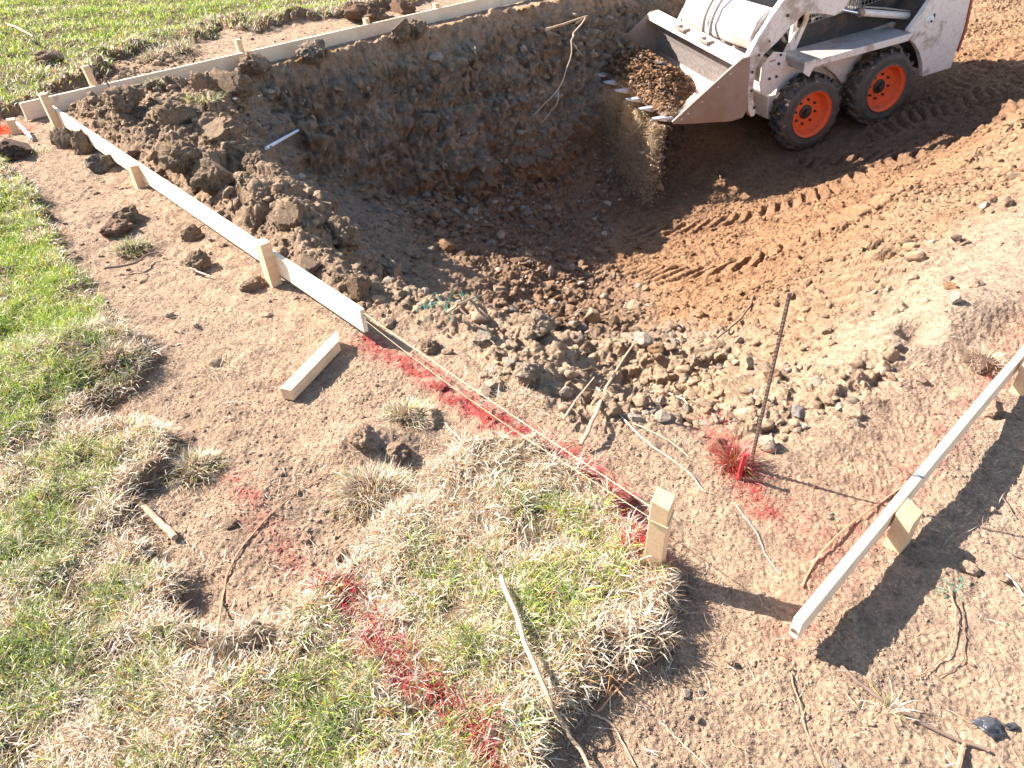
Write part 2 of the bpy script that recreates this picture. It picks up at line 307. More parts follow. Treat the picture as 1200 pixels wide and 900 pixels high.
class MB:
    def __init__(s): s.V = []; s.F = []
    def add(s, V, F): n = len(s.V); s.V += [tuple(float(c) for c in v) for v in V]; s.F += [tuple(i+n for i in f) for f in F]; return s
    def box(s, a, b):
        x0, y0, z0 = a; x1, y1, z1 = b
        return s.add([(x0, y0, z0), (x1, y0, z0), (x1, y1, z0), (x0, y1, z0), (x0, y0, z1), (x1, y0, z1), (x1, y1, z1), (x0, y1, z1)], [(0, 3, 2, 1), (4, 5, 6, 7), (0, 1, 5, 4), (1, 2, 6, 5), (2, 3, 7, 6), (3, 0, 4, 7)])
    def prism(s, poly, y0, y1):          # poly in x,z extruded along y
        n = len(poly); V = [(x, y0, z) for x, z in poly]+[(x, y1, z) for x, z in poly]
        return s.add(V, [tuple(range(n)), tuple(range(2*n-1, n-1, -1))]+[(i, i+n, (i+1) % n+n, (i+1) % n) for i in range(n)])
    def tube(s, P, r, n=10, caps=True):
        P = [np.array(p, float) for p in P]; m = len(P); r = [r]*m if np.isscalar(r) else list(r); V = []; nx = None
        for i in range(m):
            t = P[min(i+1, m-1)]-P[max(i-1, 0)]; t /= np.linalg.norm(t)+1e-12
            if nx is None: nx = np.cross(t, [0, 0, 1.]);  nx = np.cross(t, [0, 1., 0]) if np.linalg.norm(nx) < .1 else nx
            nx = nx-t*(nx@t); nx /= np.linalg.norm(nx)+1e-12; ny = np.cross(t, nx)
            V += [P[i]+r[i]*(math.cos(2*math.pi*k/n)*nx+math.sin(2*math.pi*k/n)*ny) for k in range(n)]
        F = [(i*n+k, i*n+(k+1) % n, (i+1)*n+(k+1) % n, (i+1)*n+k) for i in range(m-1) for k in range(n)]
        if caps: F += [tuple(range(n-1, -1, -1)), tuple((m-1)*n+k for k in range(n))]
        return s.add(V, F)
    def lathe(s, prof, c=(0, 0, 0), n=48):  # prof (r, y) turned about the y axis
        V = [(c[0]+r*math.cos(2*math.pi*k/n), c[1]+y, c[2]+r*math.sin(2*math.pi*k/n)) for r, y in prof for k in range(n)]
        return s.add(V, [(i*n+k, i*n+(k+1) % n, (i+1)*n+(k+1) % n, (i+1)*n+k) for i in range(len(prof)-1) for k in range(n)])
    def build(s, name, mat, parent=None, bevel=0, smooth=False, loc=None):
        me = bpy.data.meshes.new(name); me.from_pydata(s.V, [], s.F); me.update(); me.materials.append(mat)
        import bmesh
        bm = bmesh.new(); bm.from_mesh(me); bmesh.ops.recalc_face_normals(bm, faces=bm.faces); bm.to_mesh(me); bm.free()
        if smooth:
            for p in me.polygons: p.use_smooth = True
        o = link(name, me, parent, loc)
        if bevel: b = o.modifiers.new('bevel', 'BEVEL'); b.width = bevel; b.segments = 2; b.limit_method = 'ANGLE'
        if smooth:
            e = o.modifiers.new('split', 'EDGE_SPLIT'); e.split_angle = math.radians(38)
        return o

# ------------------------------------------------------------------ ground
def rows():
    ys = [.30]
    while ys[-1] < 90:
        y = ys[-1]
        if y < 5.0: d = .0035*y+.0003
        elif y < 5.9: d = .0145
        elif y < 9.: d = .0105
        elif y < 12: d = .03
        else: d = .03*(1.09)**(len(ys)-r12)
        if y < 12: r12 = len(ys)
        ys.append(y+d)
    back = [.30-.05*i*i for i in range(1, 8)][::-1]
    return np.array(back+ys)
Ys = rows()
core = np.linspace(-1, 1, 1020); ext = 1+np.cumsum(.004*1.25**np.arange(1, 24)); sx = np.concatenate([-ext[::-1], core, ext])
hw = .75+.6*np.maximum(Ys, .0)
X = (sx[None, :]*hw[:, None]); Y = np.repeat(Ys[:, None], len(sx), 1)
nr, nc = X.shape; x = X.ravel(); y = Y.ravel()
h, pit, fl, sa, sb, trk, rub_, slp = base_h(x, y)
hg = h.reshape(nr, nc)
gy = np.gradient(hg, Ys, axis=0); dX = np.gradient(X, axis=1); gx = np.gradient(hg, axis=1)/dX
# correction of gy for x changing along a row index (fan grid)
gy = gy-gx*(np.gradient(X, Ys, axis=0))
nn = np.stack([-gx.ravel(), -gy.ravel(), np.ones(x.size)], 1); ln = np.linalg.norm(nn, axis=1); nn /= ln[:, None]
def blur(A, n, ax):
    A = np.apply_along_axis(lambda v: np.convolve(np.pad(v, n, 'edge'), np.ones(2*n+1)/(2*n+1), 'valid'), ax, A); return A
hb = blur(blur(hg, 9, 0), 9, 1); by = np.gradient(hb, Ys, axis=0); bx_ = np.gradient(hb, axis=1)/dX; by = by-bx_*np.gradient(X, Ys, axis=0)
lnb = np.sqrt(1+bx_**2+by**2).ravel(); pit2 = pit*sst(-.06, -.2, hb.ravel()); steep = sst(1.2, 1.7, lnb)*pit2
p_, q_ = pq(x, y)
inview = (y < 13)
V = np.stack([x, y, h], 1)
# three-dimensional roughness along the normal
amp = np.zeros(x.size)
iv = np.where(inview)[0]; vx, vy, vz = V[iv].T
st = steep[iv]; rb = rub_[iv]; fll = (fl*(1-.75*trk))[iv]; gr = sst(0, .03, np.maximum(sa, sb))[iv]; bm_ = (sst(1.08, 1.25, p_)*sst(.3, 0, p_-np.interp(q_, RIMQ, RIMP))*sst(1.7, 2.3, q_)*sst(6., 5.8, q_))[iv]; bm_ = np.maximum(bm_, (sst(5.35, 5.6, q_)*sst(5.95, 5.85, q_)*sst(2., 2.4, p_)*1.3)[iv])
chunk = np.abs(n3(vx*2.4, vy*2.4, vz*3.2, 1)); d = st*(.20*(chunk-.2))
k1 = 1-np.abs(n3(vx*6, vy*6, vz*8, 2))*2; d += st*.05*k1
d += (st*.045+rb*.035)*n3(vx*11, vy*11, vz*13, 3)
d += bm_*(.022*n3(vx*14, vy*14, vz*14, 11))+.0*st
near_ = sst(3.5, 2., vy)
d += (st*.02+rb*.022+fll*.013+.006-.0038*near_*(1-rb)+bm_*.012)*n3(vx*24, vy*24, vz*24, 4)
d += (st*.008+rb*.010+fll*.008+.0048-.0016*near_+bm_*.008)*n3(vx*52, vy*52, vz*52, 5)
d += (1-gr)*(.0034+.003*rb)*n3(vx*110, vy*110, vz*110, 6)*sst(4, 2, vy)
cl, cid = worley(vx*44, vy*44, 8); d += (1-gr)*(.0035-.002*near_*(1-rb)+.010*rb+.009*fll)*np.clip(.5-cl, 0, 1)*(cid > .7)*2
V[iv] += nn[iv]*d[:, None]
# --- colour zones
def lerp(a, b, t): return a+(b-a)*t[:, None]
c = np.tile(np.array([.45, .318, .222]), (x.size, 1))
big = n2(x*.9, y*.9, 50)+.5*n2(x*3, y*3, 51); fine = n2(x*9, y*9, 52)
c = c*(1+.10*big+.08*fine)[:, None]
c = lerp(c, np.array([.475, .345, .26]), sst(.4, 1.6, x-.15*y)*sst(3.5, 2, y)*.6)
bermm = sst(1.08, 1.25, p_)*sst(.3, 0, p_-np.interp(q_, RIMQ, RIMP))*sst(1.7, 2.3, q_)
c = lerp(c, np.array([.37, .265, .18]), bermm*.85)
c = lerp(c, np.array([.37, .28, .205]), pit*(1-fl))
wallm = steep*pit
ban = n2(p_*1.4, V[:, 2]*5, 53)+.6*n2(x*4, V[:, 2]*9, 54)
c = lerp(c, np.array([.34, .265, .20]), wallm*.8)
c = lerp(c, np.array([.46, .36, .27]), wallm*sst(.15, .6, ban)*.7)
c = lerp(c, np.array([.33, .20, .11]), wallm*sst(.2, .7, -ban)*.5)
c = lerp(c, np.array([.36, .21, .09]), sst(5.82, 5.88, q_)*sst(5.99, 5.93, q_)*sst(2.7, 3., p_)*.8)
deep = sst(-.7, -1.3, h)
c = lerp(c, np.array([.37, .215, .12])*1.0, fl*.95)
c = lerp(c, np.array([.39, .265, .17]), fl*sst(-1., -.45, h)*.8)
c = lerp(c, np.array([.25, .135, .075]), fl*sst(.1, .6, n2(x*1.8, y*1.8, 55)+.4*n2(x*6, y*6, 56))*.5)
nearrub = rub_*sst(3.6, 2.6, y)
c = lerp(c, np.array([.47, .335, .225]), nearrub*.9)
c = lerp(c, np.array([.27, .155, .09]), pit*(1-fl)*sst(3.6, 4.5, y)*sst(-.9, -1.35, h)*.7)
c = lerp(c, np.array([.46, .35, .26]), sst(1.0, 1.5, x)*sst(-.35, -.05, h)*sst(3.3, 2.6, y)*.5)
shade_damp = np.maximum(np.exp(-(((x-3.9)/1.7)**2+((y-7.3)/.8)**2)), .8*np.exp(-(((x-1.3)/1.2)**2+((y-7.2)/.9)**2)))
c = lerp(c, np.array([.20, .125, .085]), fl*np.clip(shade_damp*1.2, 0, 1)*.75)  # damp soil tone, with shade around the loader and bucket painted in
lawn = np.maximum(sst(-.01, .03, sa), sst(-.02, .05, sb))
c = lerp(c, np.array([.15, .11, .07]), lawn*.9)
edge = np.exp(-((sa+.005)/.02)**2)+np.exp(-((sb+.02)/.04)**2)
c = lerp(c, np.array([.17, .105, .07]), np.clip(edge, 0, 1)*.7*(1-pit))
# red marking paint: where it was sprayed
RED = [([(428, 398), (455, 415), (500, 440), (540, 470), (600, 505), (650, 530), (695, 562), (735, 598), (757, 640), (765, 665)], .050, 1.35, 0),
       ([(385, 690), (410, 715), (440, 745), (475, 800), (530, 838), (560, 862), (580, 905)], .030, .95, 0), ([(280, 565), (322, 630), (345, 655)], .05, .42, 0),
       ([(925, 745), (1040, 600), (1210, 395)], .055, .40, 0), ([(835, 490), (858, 535), (880, 575), (900, 600)], .05, .9, 0), ([(880, 560), (960, 640), (930, 590)], .10, .28, 0), ([(1010, 170), (1025, 180)], .01, 0, 0)]
REDW = [(polyw(P), w, a) for P, w, a, _ in RED]
def redness(x, y):
    r = 0*x; nz = n2(x*23, y*23, 60)+.7*n2(x*60, y*60, 61)
    for P, w, a in REDW[:-1]:
        d, s, _ = pdist(P, x, y); r = np.maximum(r, a*np.exp(-(d/w)**2*1.3)*np.clip(.65+.9*nz+.5*n2(x*150, y*150, 62), 0, 1.3))
    return np.clip(r, 0, 1)
nearm = np.where(y < 3.2)[0]; red = np.zeros(x.size); red[nearm] = redness(x[nearm], y[nearm])
c = lerp(c, np.array([.43, .07, .065]), red*.85)
c = np.clip(c*np.array([1.06, 1.04, 1.0]), .01, .9)
I = np.arange(nr*nc).reshape(nr, nc)
Q = np.stack([I[:-1, :-1].ravel(), I[:-1, 1:].ravel(), I[1:, 1:].ravel(), I[1:, :-1].ravel()], 1)
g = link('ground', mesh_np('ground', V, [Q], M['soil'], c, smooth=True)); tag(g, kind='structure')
GV = V; GU, GVv, GZ = proj(V[:, :3]); GZ = np.where(GZ < .1, 99, GZ)
okv = (GZ < 40) & (GU > -200) & (GU < 1400) & (GVv > -150) & (GVv < 1050); oki = np.where(okv)[0]
bu = np.floor((GU[oki]+200)/4).astype(int); bv = np.floor((GVv[oki]+150)/4).astype(int); key = bu*400+bv
order = np.argsort(key, kind='stable'); skey = key[order]; sidx = oki[order]
def ground_at(u, v):
    best = None
    for du in (-1, 0, 1):
        for dv in (-1, 0, 1):
            k = (int((u+200)//4)+du)*400+int((v+150)//4)+dv
            a = np.searchsorted(skey, k); b = np.searchsorted(skey, k, 'right')
            if b > a:
                ii = sidx[a:b]; sc = np.hypot(GU[ii]-u, GVv[ii]-v)+np.maximum(GZ[ii]-GZ[ii].min(), 0)*30
                j = ii[np.argmin(sc)]; s = sc.min()+GZ[j]*3
                if best is None or s < best[0]: best = (s, j)
    if best is None: return at(u, v, 0), np.array([0, 0, 1.])
    return GV[best[1]].copy(), nn[best[1]]
def hz(x, y):
    i = np.clip(np.searchsorted(Ys, y), 1, nr-2); s = x/(.75+.6*max(y, 0)); j = int(np.clip(np.searchsorted(sx, s), 1, nc-2)); return GV[i*nc+j, 2]

# ------------------------------------------------------------------ lumps
def ico(sub):
    t = (1+5**.5)/2; V = [(-1, t, 0), (1, t, 0), (-1, -t, 0), (1, -t, 0), (0, -1, t), (0, 1, t), (0, -1, -t), (0, 1, -t), (t, 0, -1), (t, 0, 1), (-t, 0, -1), (-t, 0, 1)]
    F = [(0, 11, 5), (0, 5, 1), (0, 1, 7), (0, 7, 10), (0, 10, 11), (1, 5, 9), (5, 11, 4), (11, 10, 2), (10, 7, 6), (7, 1, 8), (3, 9, 4), (3, 4, 2), (3, 2, 6), (3, 6, 8), (3, 8, 9), (4, 9, 5), (2, 4, 11), (6, 2, 10), (8, 6, 7), (9, 8, 1)]
    V = [np.array(v)/np.linalg.norm(v) for v in V]
    for _ in range(sub):
        mid = {}; nf = []
        def m(a, b):
            k = (min(a, b), max(a, b))
            if k not in mid: v = V[a]+V[b]; V.append(v/np.linalg.norm(v)); mid[k] = len(V)-1
            return mid[k]
        for a, b, c_ in F:
            ab, bc, ca = m(a, b), m(b, c_), m(c_, a); nf += [(a, ab, ca), (b, bc, ab), (c_, ca, bc), (ab, bc, ca)]
        F = nf
    return np.array(V), np.array(F)
ICO = [ico(i) for i in range(5)]
def stone(sub, sd, rough=.25, crumb=0.):
    V, F = ICO[sub]; V = V.copy(); x, y, z = V.T
    r = 1+rough*1.3*n3(x*1.1, y*1.1, z*1.1, sd)+rough*.6*n3(x*2.6, y*2.6, z*2.6, sd+3)
    if crumb: r = r+crumb*1.2*n3(x*4, y*4, z*4, sd+5)+crumb*.8*n3(x*9, y*9, z*9, sd+7)+crumb*.5*n3(x*19, y*19, z*19, sd+8)
    V *= r[:, None]
    R = np.random.default_rng(sd*7+1)
    for _ in range(9 if crumb == 0 else 2):        # broken faces
        n = R.normal(size=3); n /= np.linalg.norm(n); dd = V@n; lim = R.uniform(.42, .78); ex = np.maximum(dd-lim, 0); V -= n[None]*ex[:, None]*.95
    return V, F
def rotq(n, R):
    q = R.normal(size=(n, 4)); q /= np.linalg.norm(q, axis=1)[:, None]; w, a, b, d = q.T
    return np.stack([1-2*(b*b+d*d), 2*(a*b-w*d), 2*(a*d+w*b), 2*(a*b+w*d), 1-2*(a*a+d*d), 2*(b*d-w*a), 2*(a*d-w*b), 2*(b*d+w*a), 1-2*(a*a+b*b)], 1).reshape(n, 3, 3)
def rotz(n, R):
    a = R.random(n)*2*np.pi; o = np.zeros((n, 3, 3)); o[:, 0, 0] = np.cos(a); o[:, 0, 1] = -np.sin(a); o[:, 1, 0] = np.sin(a); o[:, 1, 1] = np.cos(a); o[:, 2, 2] = 1; return o
def scatter(name, protos, P, sc, col, flat=.75, mat=None, full=True):
    R = np.random.default_rng(len(P)); n = len(P); kind = R.integers(0, len(protos), n); Vs = []; Fs = []; Cs = []; off = 0
    for k, (PV, PF) in enumerate(protos):
        ii = np.where(kind == k)[0]
        if not len(ii): continue
        m = rotq(len(ii), R) if full else rotz(len(ii), R)
        s3 = sc[ii][:, None]*np.stack([R.uniform(.75, 1.3, len(ii)), R.uniform(.75, 1.2, len(ii)), R.uniform(.55, 1., len(ii))], 1)
        v = np.einsum('nij,nkj->nki', m, PV[None]*s3[:, None, :]); v[..., 2] *= flat if full else 1; v += P[ii][:, None, :]
        Vs.append(v.reshape(-1, 3)); Fs.append((PF[None]+(off+np.arange(len(ii))*len(PV))[:, None, None]).reshape(-1, 3)); off += len(ii)*len(PV)
        Cs.append(np.repeat(col[ii], len(PV), 0))
    return link(name, mesh_np(name, np.concatenate(Vs), Fs, mat or M['soil'], np.concatenate(Cs), smooth=False))
def pick(w, n): w = w/w.sum(); return rng.choice(len(w), n, p=w)
area = (np.gradient(Ys)[:, None]*dX).ravel()*ln*(inview)
vis = (GU > -60) & (GU < 1260) & (GVv > -60) & (GVv < 960)
TET = (np.array([[1, 0, -.35], [-.5, .87, -.35], [-.5, -.87, -.35], [0, 0, 1.1]]), np.array([[0, 2, 1], [0, 1, 3], [1, 2, 3], [2, 0, 3]]))
P0 = [stone(0, 100+i, .5) for i in range(8)]; P1 = [stone(1, 120+i, .42) for i in range(10)]; P1c = [stone(2, 140+i, .38, .22) for i in range(6)]; P2 = [stone(2, 160+i, .3) for i in range(8)]
def ccol(i, lo=.9, hi=1.35): return c[i]*rng.uniform(lo, hi, len(i))[:, None]
# crumbs on the dirt (dense where near)
w = vis*(lawn < .3)*(area*(.6+1.2*(n2(x*2, y*2, 70) > 0)))/np.maximum(GZ, 1)**1.6
i = pick(w*(1-pit), 78000); s = .0012*np.exp(rng.exponential(.52, len(i))); s = np.minimum(s, .0055)
o = scatter('soil_crumbs', P0, GV[i]+nn[i]*s[:, None]*.1, s, ccol(i), flat=.5); tag(o, 'small loose crumbs of brown soil strewn over the stripped dirt', 'soil crumbs', kind='stuff')
# crumbly clods on berm
i = pick(vis*(bermm+.05*(1-pit)*(lawn < .2)*sst(4, 2, y)*(p_ > .9))*area*(1-lawn), 3400); s = .0065*np.exp(rng.exponential(.45, len(i))); s = np.minimum(s, .035)
o = scatter('berm_clods', P1c, GV[i]+nn[i]*s[:, None]*.25, s, ccol(i)); tag(o, 'crumbly brown clods heaped between the long left board and the pit', 'soil clods', kind='stuff')
i = pick(vis*(1-pit)*(lawn < .1)*(GU < 520)*area*(.2+sst(0, .5, n2(x*1.5, y*1.5, 75))), 900); s = .0055*np.exp(rng.exponential(.45, len(i))); s = np.minimum(s, .024)
o = scatter('small_clods', P1c+P1, GV[i]+nn[i]*s[:, None]*.1, s, ccol(i, .8, 1.15), flat=.6); tag(o, 'small broken clods scattered over the dirt left of the long board', 'soil clods', kind='stuff')
# rubble on the slopes
rubm = rub_*vis*(1-.6*slp)
dens = rubm*area*(.25+1.5*sst(-.1, .5, n2(x*1.1, y*1.1, 71)+.3*n2(x*4, y*4, 72)))*(1-.88*sst(1.4, 2.0, lnb))
i = pick(dens, 7500); s = .013*np.exp(rng.exponential(.36, len(i))); s = np.minimum(s, .05)
cc = ccol(i, .8, 1.35); gm = rng.random(len(i)) < .18; cc[gm] = np.array([.45, .37, .29])*rng.uniform(.7, 1.35, gm.sum())[:, None]
o = scatter('slope_rubble', P1+P1c[:3], GV[i]+nn[i]*s[:, None]*.3, s, cc); tag(o, 'broken brown rubble covering the sloping sides of the pit', 'rubble', kind='stuff')
i = pick(pit*vis*area*(1-steep)*(.3+fl)*(1-.85*trk)*(.25+1.6*sst(-.1, .5, n2(x*1.7, y*1.7, 73)+.4*n2(x*6, y*6, 74))), 24000); s = .0055*np.exp(rng.exponential(.5, len(i))); s = np.minimum(s, .028)
o = scatter('pit_crumbs', P0, GV[i]+nn[i]*s[:, None]*.2, s, ccol(i, .8, 1.25)); tag(o, 'fine orange brown crumbs over the pit floor and ramp', 'soil crumbs', kind='stuff')
i = pick(pit*vis*area*steep, 1700); s = .014*np.exp(rng.exponential(.45, len(i))); s = np.minimum(s, .045)
o = scatter('wall_stones', P1, GV[i]+nn[i]*s[:, None]*.1, s, ccol(i, .8, 1.5)); tag(o, 'small stones sticking out of the steep far pit wall', 'stones', kind='stuff')

def lump(name, u, v, wpx, hpx, colr, label, cat='stone', sd=1, crumb=0., sub=3, rough=.3, group=None, sink=.3, tall=.8, deep=1.):
    P, n = ground_at(u, v); dd = np.linalg.norm(P-CAM); k = dd/FPX*.93
    a = wpx*k*.5; b = a*deep; cz = max(hpx*k*.5, a*.45)*tall/.8
    Vv, F = stone(sub, sd, rough, crumb); Vv = Vv*np.array([a, b, cz]); 
    ang = rng.uniform(-.5, .5); Rm = np.array([[math.cos(ang), -math.sin(ang), 0], [math.sin(ang), math.cos(ang), 0], [0, 0, 1]]); Vv = Vv@Rm.T
    cl = np.tile(np.array(colr), (len(Vv), 1))*(1+.12*n3(*(Vv*40).T, 3))[:, None]
    o = link(name, mesh_np(name, Vv, [F], M['soil'], cl, smooth=False), loc=P+np.array([0, 0, cz*(1-2*sink)]))
    tag(o, label, cat, group); return o, (a, b, cz), P
GREY = (.46, .375, .29); TAN = (.50, .36, .235); PALE = (.58, .48, .37); BRN = (.35, .245, .16); ORB = (.35, .21, .12)
STONES = [
 ('stone', 1117, 353, 19, 16, PALE, 'pale rounded stone on the ramp above the right board', 0), ('stone', 1153, 243, 13, 9, PALE, 'small white stone on the ramp near the right edge', 0),
 ('stone', 757, 398, 24, 22, PALE, 'pale knobbly stone just above the thick brown stick', 0), ('stone', 694, 376, 22, 36, TAN, 'tall tan rounded stone leaning in the rubble mound', 0),
 ('stone', 720, 380, 16, 22, TAN, 'smaller tan stone right of the tall leaning one', 0), ('stone', 768, 412, 24, 18, ORB, 'orange brown stone below the pale knobbly one', 0),
 ('stone', 899, 523, 32, 30, GREY, 'grey round stone right behind the foot of the rebar', 0), ('stone', 743, 491, 19, 11, PALE, 'flat pale block shaped stone among the grey stones', 0),
 ('stone', 776, 491, 20, 14, GREY, 'grey stone rightmost of the cluster behind the thick brown stick', 0), ('stone', 771, 472, 20, 14, GREY, 'grey stone topmost of the cluster behind the thick brown stick', 0),
 ('stone', 875, 427, 24, 13, TAN, 'flat tan stone lying beside the rebar in the pit', 0),
 ('stone', 966, 391, 16, 12, TAN, 'tan stone on the ramp right of the rebar top', 0), ('stone', 1115, 338, 17, 9, ORB, 'orange stone half buried above the pale rounded stone', 0),
 ('stone', 510, 256, 22, 18, ORB, 'brown round stone high on the shaded left slope', 0), ('stone', 547, 271, 13, 15, GREY, 'grey pointed stone on the shaded slope', 0), ('stone', 588, 278, 14, 13, PALE, 'whitish stone on the shaded slope near the pit bottom', 0),
 ('stone', 524, 293, 26, 20, ORB, 'large brown stone catching sun on the left slope', 0), ('stone', 553, 248, 15, 10, PALE, 'pale chip of stone above the grey pointed one', 0), ('stone', 585, 340, 18, 13, TAN, 'tan stone beside the bent twig tip', 0),
 ('stone', 625, 208, 20, 16, ORB, 'rust brown stone at the foot of the far wall', 0), ('stone', 665, 215, 13, 10, ORB, 'small rust stone left of the falling soil', 0), ('stone', 510, 73, 20, 17, GREY, 'grey boulder stuck in the wall under the far board', 0),
 ('stone', 584, 8, 0, 0, GREY, '', 1),
 ('stone', 958, 442, 20, 14, TAN, 'tan stone sitting on the lip right of the rebar', 0), ('stone', 905, 440, 26, 16, ORB, 'brown lump of clay right of the rebar middle', 0),
 ('stone', 806, 839, 9, 9, GREY, 'small grey pebble lowest of the pair below the sod edge', 0), ('stone', 822, 812, 9, 9, PALE, 'small white pebble above the grey pair', 0), ('stone', 804, 815, 15, 11, GREY, 'flat grey pebble left of the white one', 0),
 ('stone', 817, 844, 9, 8, TAN, 'small tan pebble touching the grey one', 0), ('stone', 856, 777, 10, 10, TAN, 'tan pebble right of the sod and above the white pebble', 0), ('stone', 199, 370, 9, 9, PALE, 'white chip on the dirt left of the long board', 0), ('stone', 640, 777, 11, 10, TAN, 'tan pebble lying in the sod beside the long stick', 0),
 ('stone', 978, 897, 14, 12, GREY, 'grey pebble at the bottom edge of the dirt', 0), ('stone', 246, 281, 8, 7, PALE, 'white pebble close below the long left board', 0), ('stone', 230, 383, 8, 7, PALE, 'small white pebble in open dirt right of the lawn', 0),
 ('stone', 1000, 485, 24, 11, TAN, 'flat tan stone on the grey bank right of the rebar', 0), ('stone', 660, 462, 22, 18, GREY, 'grey lump beside the thin leaning twig', 0), ('stone', 985, 478, 15, 8, PALE, 'pale flat stone at the left end of the grey bank', 0),
]
for k, (nm, u, v, a, b, cl, lab, skip) in enumerate(STONES):
    if skip: continue
    lump(nm, u, v, a, b, cl, lab, 'stone' if a > 12 else 'pebble', sd=200+k, sub=3, rough=.3)
CLODS = [
 (152, 256, 36, 24, BRN, 'large cracked clod on the dirt with a shadow to its right', 'c'), (137, 271, 38, 12, (.30, .19, .13), 'low reddish clod in front of the large cracked clod', 'c'),
 (233, 313, 30, 26, BRN, 'crumbly clod with a pale twig leaning on it', 'c'), (226, 278, 28, 20, BRN, 'crumbly clod close under the long left board', 'c'), (297, 338, 34, 16, BRN, 'broken clod left of the middle stake', 'c'),
 (80, 168, 30, 26, BRN, 'dark clod at the foot of the corner stake', 'c'), (101, 178, 22, 28, BRN, 'upright clod leaning against the left end of the long board', 'c'), (120, 197, 28, 22, (.29, .24, .19), 'greyish clod under the long board near the short stake', 'c'),
 (20, 180, 46, 22, (.19, .12, .085), 'dark mound of dug sod at the left edge', 'c'), (64, 73, 34, 18, BRN, 'clod with grass lying on the far lawn', 'c'), (120, 12, 0, 0, BRN, '', ''),
 (205, 21, 8, 6, BRN, 'small dark clod alone on the far lawn', 'c'), (430, 20, 54, 26, (.24, .15, .10), 'large turned sod lump at the lawn edge near the far board', 'c'), (470, 12, 34, 18, (.25, .15, .10), 'turned sod lump right of the largest one at the lawn edge', 'c'),
 (150, 125, 50, 30, BRN, 'big clod in the heap nearest the corner of the boards', 'c'), (205, 140, 44, 26, BRN, 'big clod in the middle of the heap by the far board', 'c'), (215, 190, 48, 34, BRN, 'big clod of the heap right of the short stake', 'c'),
 (270, 110, 50, 34, BRN, 'big clod of the heap at the top of the pit slope', 'c'), (262, 160, 46, 30, BRN, 'big clod below the one at the top of the slope', 'c'), (255, 215, 54, 38, BRN, 'broad crumbly clod behind the long board', 'c'),
 (300, 200, 34, 28, BRN, 'clod at the pit rim left of the white pipe', 'c'), (345, 258, 46, 36, BRN, 'broad clod at the pit rim behind the middle stake', 'c'), (395, 285, 62, 44, BRN, 'large crumbly clod on the rim above the end of the long board', 'c'),
 (420, 342, 34, 34, BRN, 'clod touching the back of the long board near its end', 'c'), (455, 325, 38, 30, (.38, .30, .22), 'greyish clod at the tip of the heap', 'c'), (360, 320, 40, 28, BRN, 'flattened clod just behind the long board', 'c'), (240, 100, 36, 24, BRN, 'clod leaning on the far board behind the heap', 'c'), (300, 75, 36, 22, BRN, 'clod against the far board at the pit corner', 'c'), (370, 65, 40, 22, (.34, .26, .19), 'lumpy clod under the middle of the far board', 'c'), (470, 40, 26, 24, BRN, 'knobbly clod standing in front of the far board', 'c'), (490, 42, 28, 22, BRN, 'knobbly clod right of the one before the far board', 'c'),
 (632, 388, 46, 34, (.40, .30, .21), 'large rounded clod left of the rubble mound', 'c'), (620, 440, 44, 28, (.42, .32, .23), 'clod at the pit edge above the red line', 'c'), (505, 410, 26, 20, BRN, 'clod with a hole beside the taut string', 'c'), (565, 395, 30, 20, (.42, .33, .24), 'grey brown clod near the green shred', 'c'),
 (430, 515, 40, 24, (.42, .29, .20), 'fuzzy brown clod in front of the loose stake', 'r'), (462, 530, 40, 18, (.38, .26, .175), 'fuzzy brown clod among the dead grass tufts', 'r'),
]
for k, (u, v, a, b, cl, lab, t) in enumerate(CLODS):
    if a: lump('dirt_clod', u, v, a*.85, b*.85, cl, lab, 'dirt clod', sd=300+k, crumb=.17, sub=4, rough=.33, sink=.34, tall=.95)
# individually placed mid-size rubble stones that look alike
gi = pick(rubm*area*sst(8.3, 7.5, y)*(1-.8*steep)*(.1+sst(0, .5, n2(x*1.1, y*1.1, 71))), 150)
protos = [mesh_np('rubble_stone', stone(2, 400+k, .33)[0], [ICO[2][1]], M['soil'], np.tile(np.array(cl), (162, 1))) for k, cl in enumerate([TAN, ORB, GREY, BRN, (.38, .27, .18), (.30, .22, .16), (.26, .16, .10), (.36, .31, .27)])]
for k, j in enumerate(gi):
    o = link('rubble_stone', protos[k % 8]); s = rng.uniform(.03, .062)*min(1, max(.42, GV[j][1]/4.2)); o.scale = (s*rng.uniform(.8, 1.3), s, s*rng.uniform(.55, .85)); o.rotation_euler = (rng.uniform(-.4, .4), rng.uniform(-.4, .4), rng.uniform(0, 6.3))
    o.location = [float(t) for t in GV[j]+nn[j]*s*.25]; tag(o, 'fist-sized broken stone lying in the brown rubble of the pit slope', 'stone', 'broken stones in the pit rubble')

# ------------------------------------------------------------------ grass
ANCH = [(40, 330, .26, 1.05), (90, 350, .2, 1.1), (20, 240, .25, .9), (60, 450, .3, .9), (140, 430, .55, .6), (20, 560, .55, .75), (120, 560, .5, .8), (170, 520, .75, .6), (60, 650, .5, .6), (40, 750, .55, .55), (150, 760, .45, .5), (200, 850, .6, .6), (60, 870, .65, .6),
        (560, 560, .93, .4), (650, 570, .85, .5), (520, 620, .9, .4), (470, 650, .6, .6), (620, 640, .6, .8), (730, 640, .34, .95), (700, 700, .38, .9), (640, 700, .45, .85), (550, 740, .62, .6), (430, 740, .7, .55), (480, 850, .6, .6), (600, 820, .6, .6), (330, 800, .65, .6), (420, 600, .93, .4), (760, 740, .8, .5)]
AW = np.array([at(u, v, 0)[:2] for u, v, _, _ in ANCH]); AD = np.array([a[2] for a in ANCH]); AG = np.array([a[3] for a in ANCH])
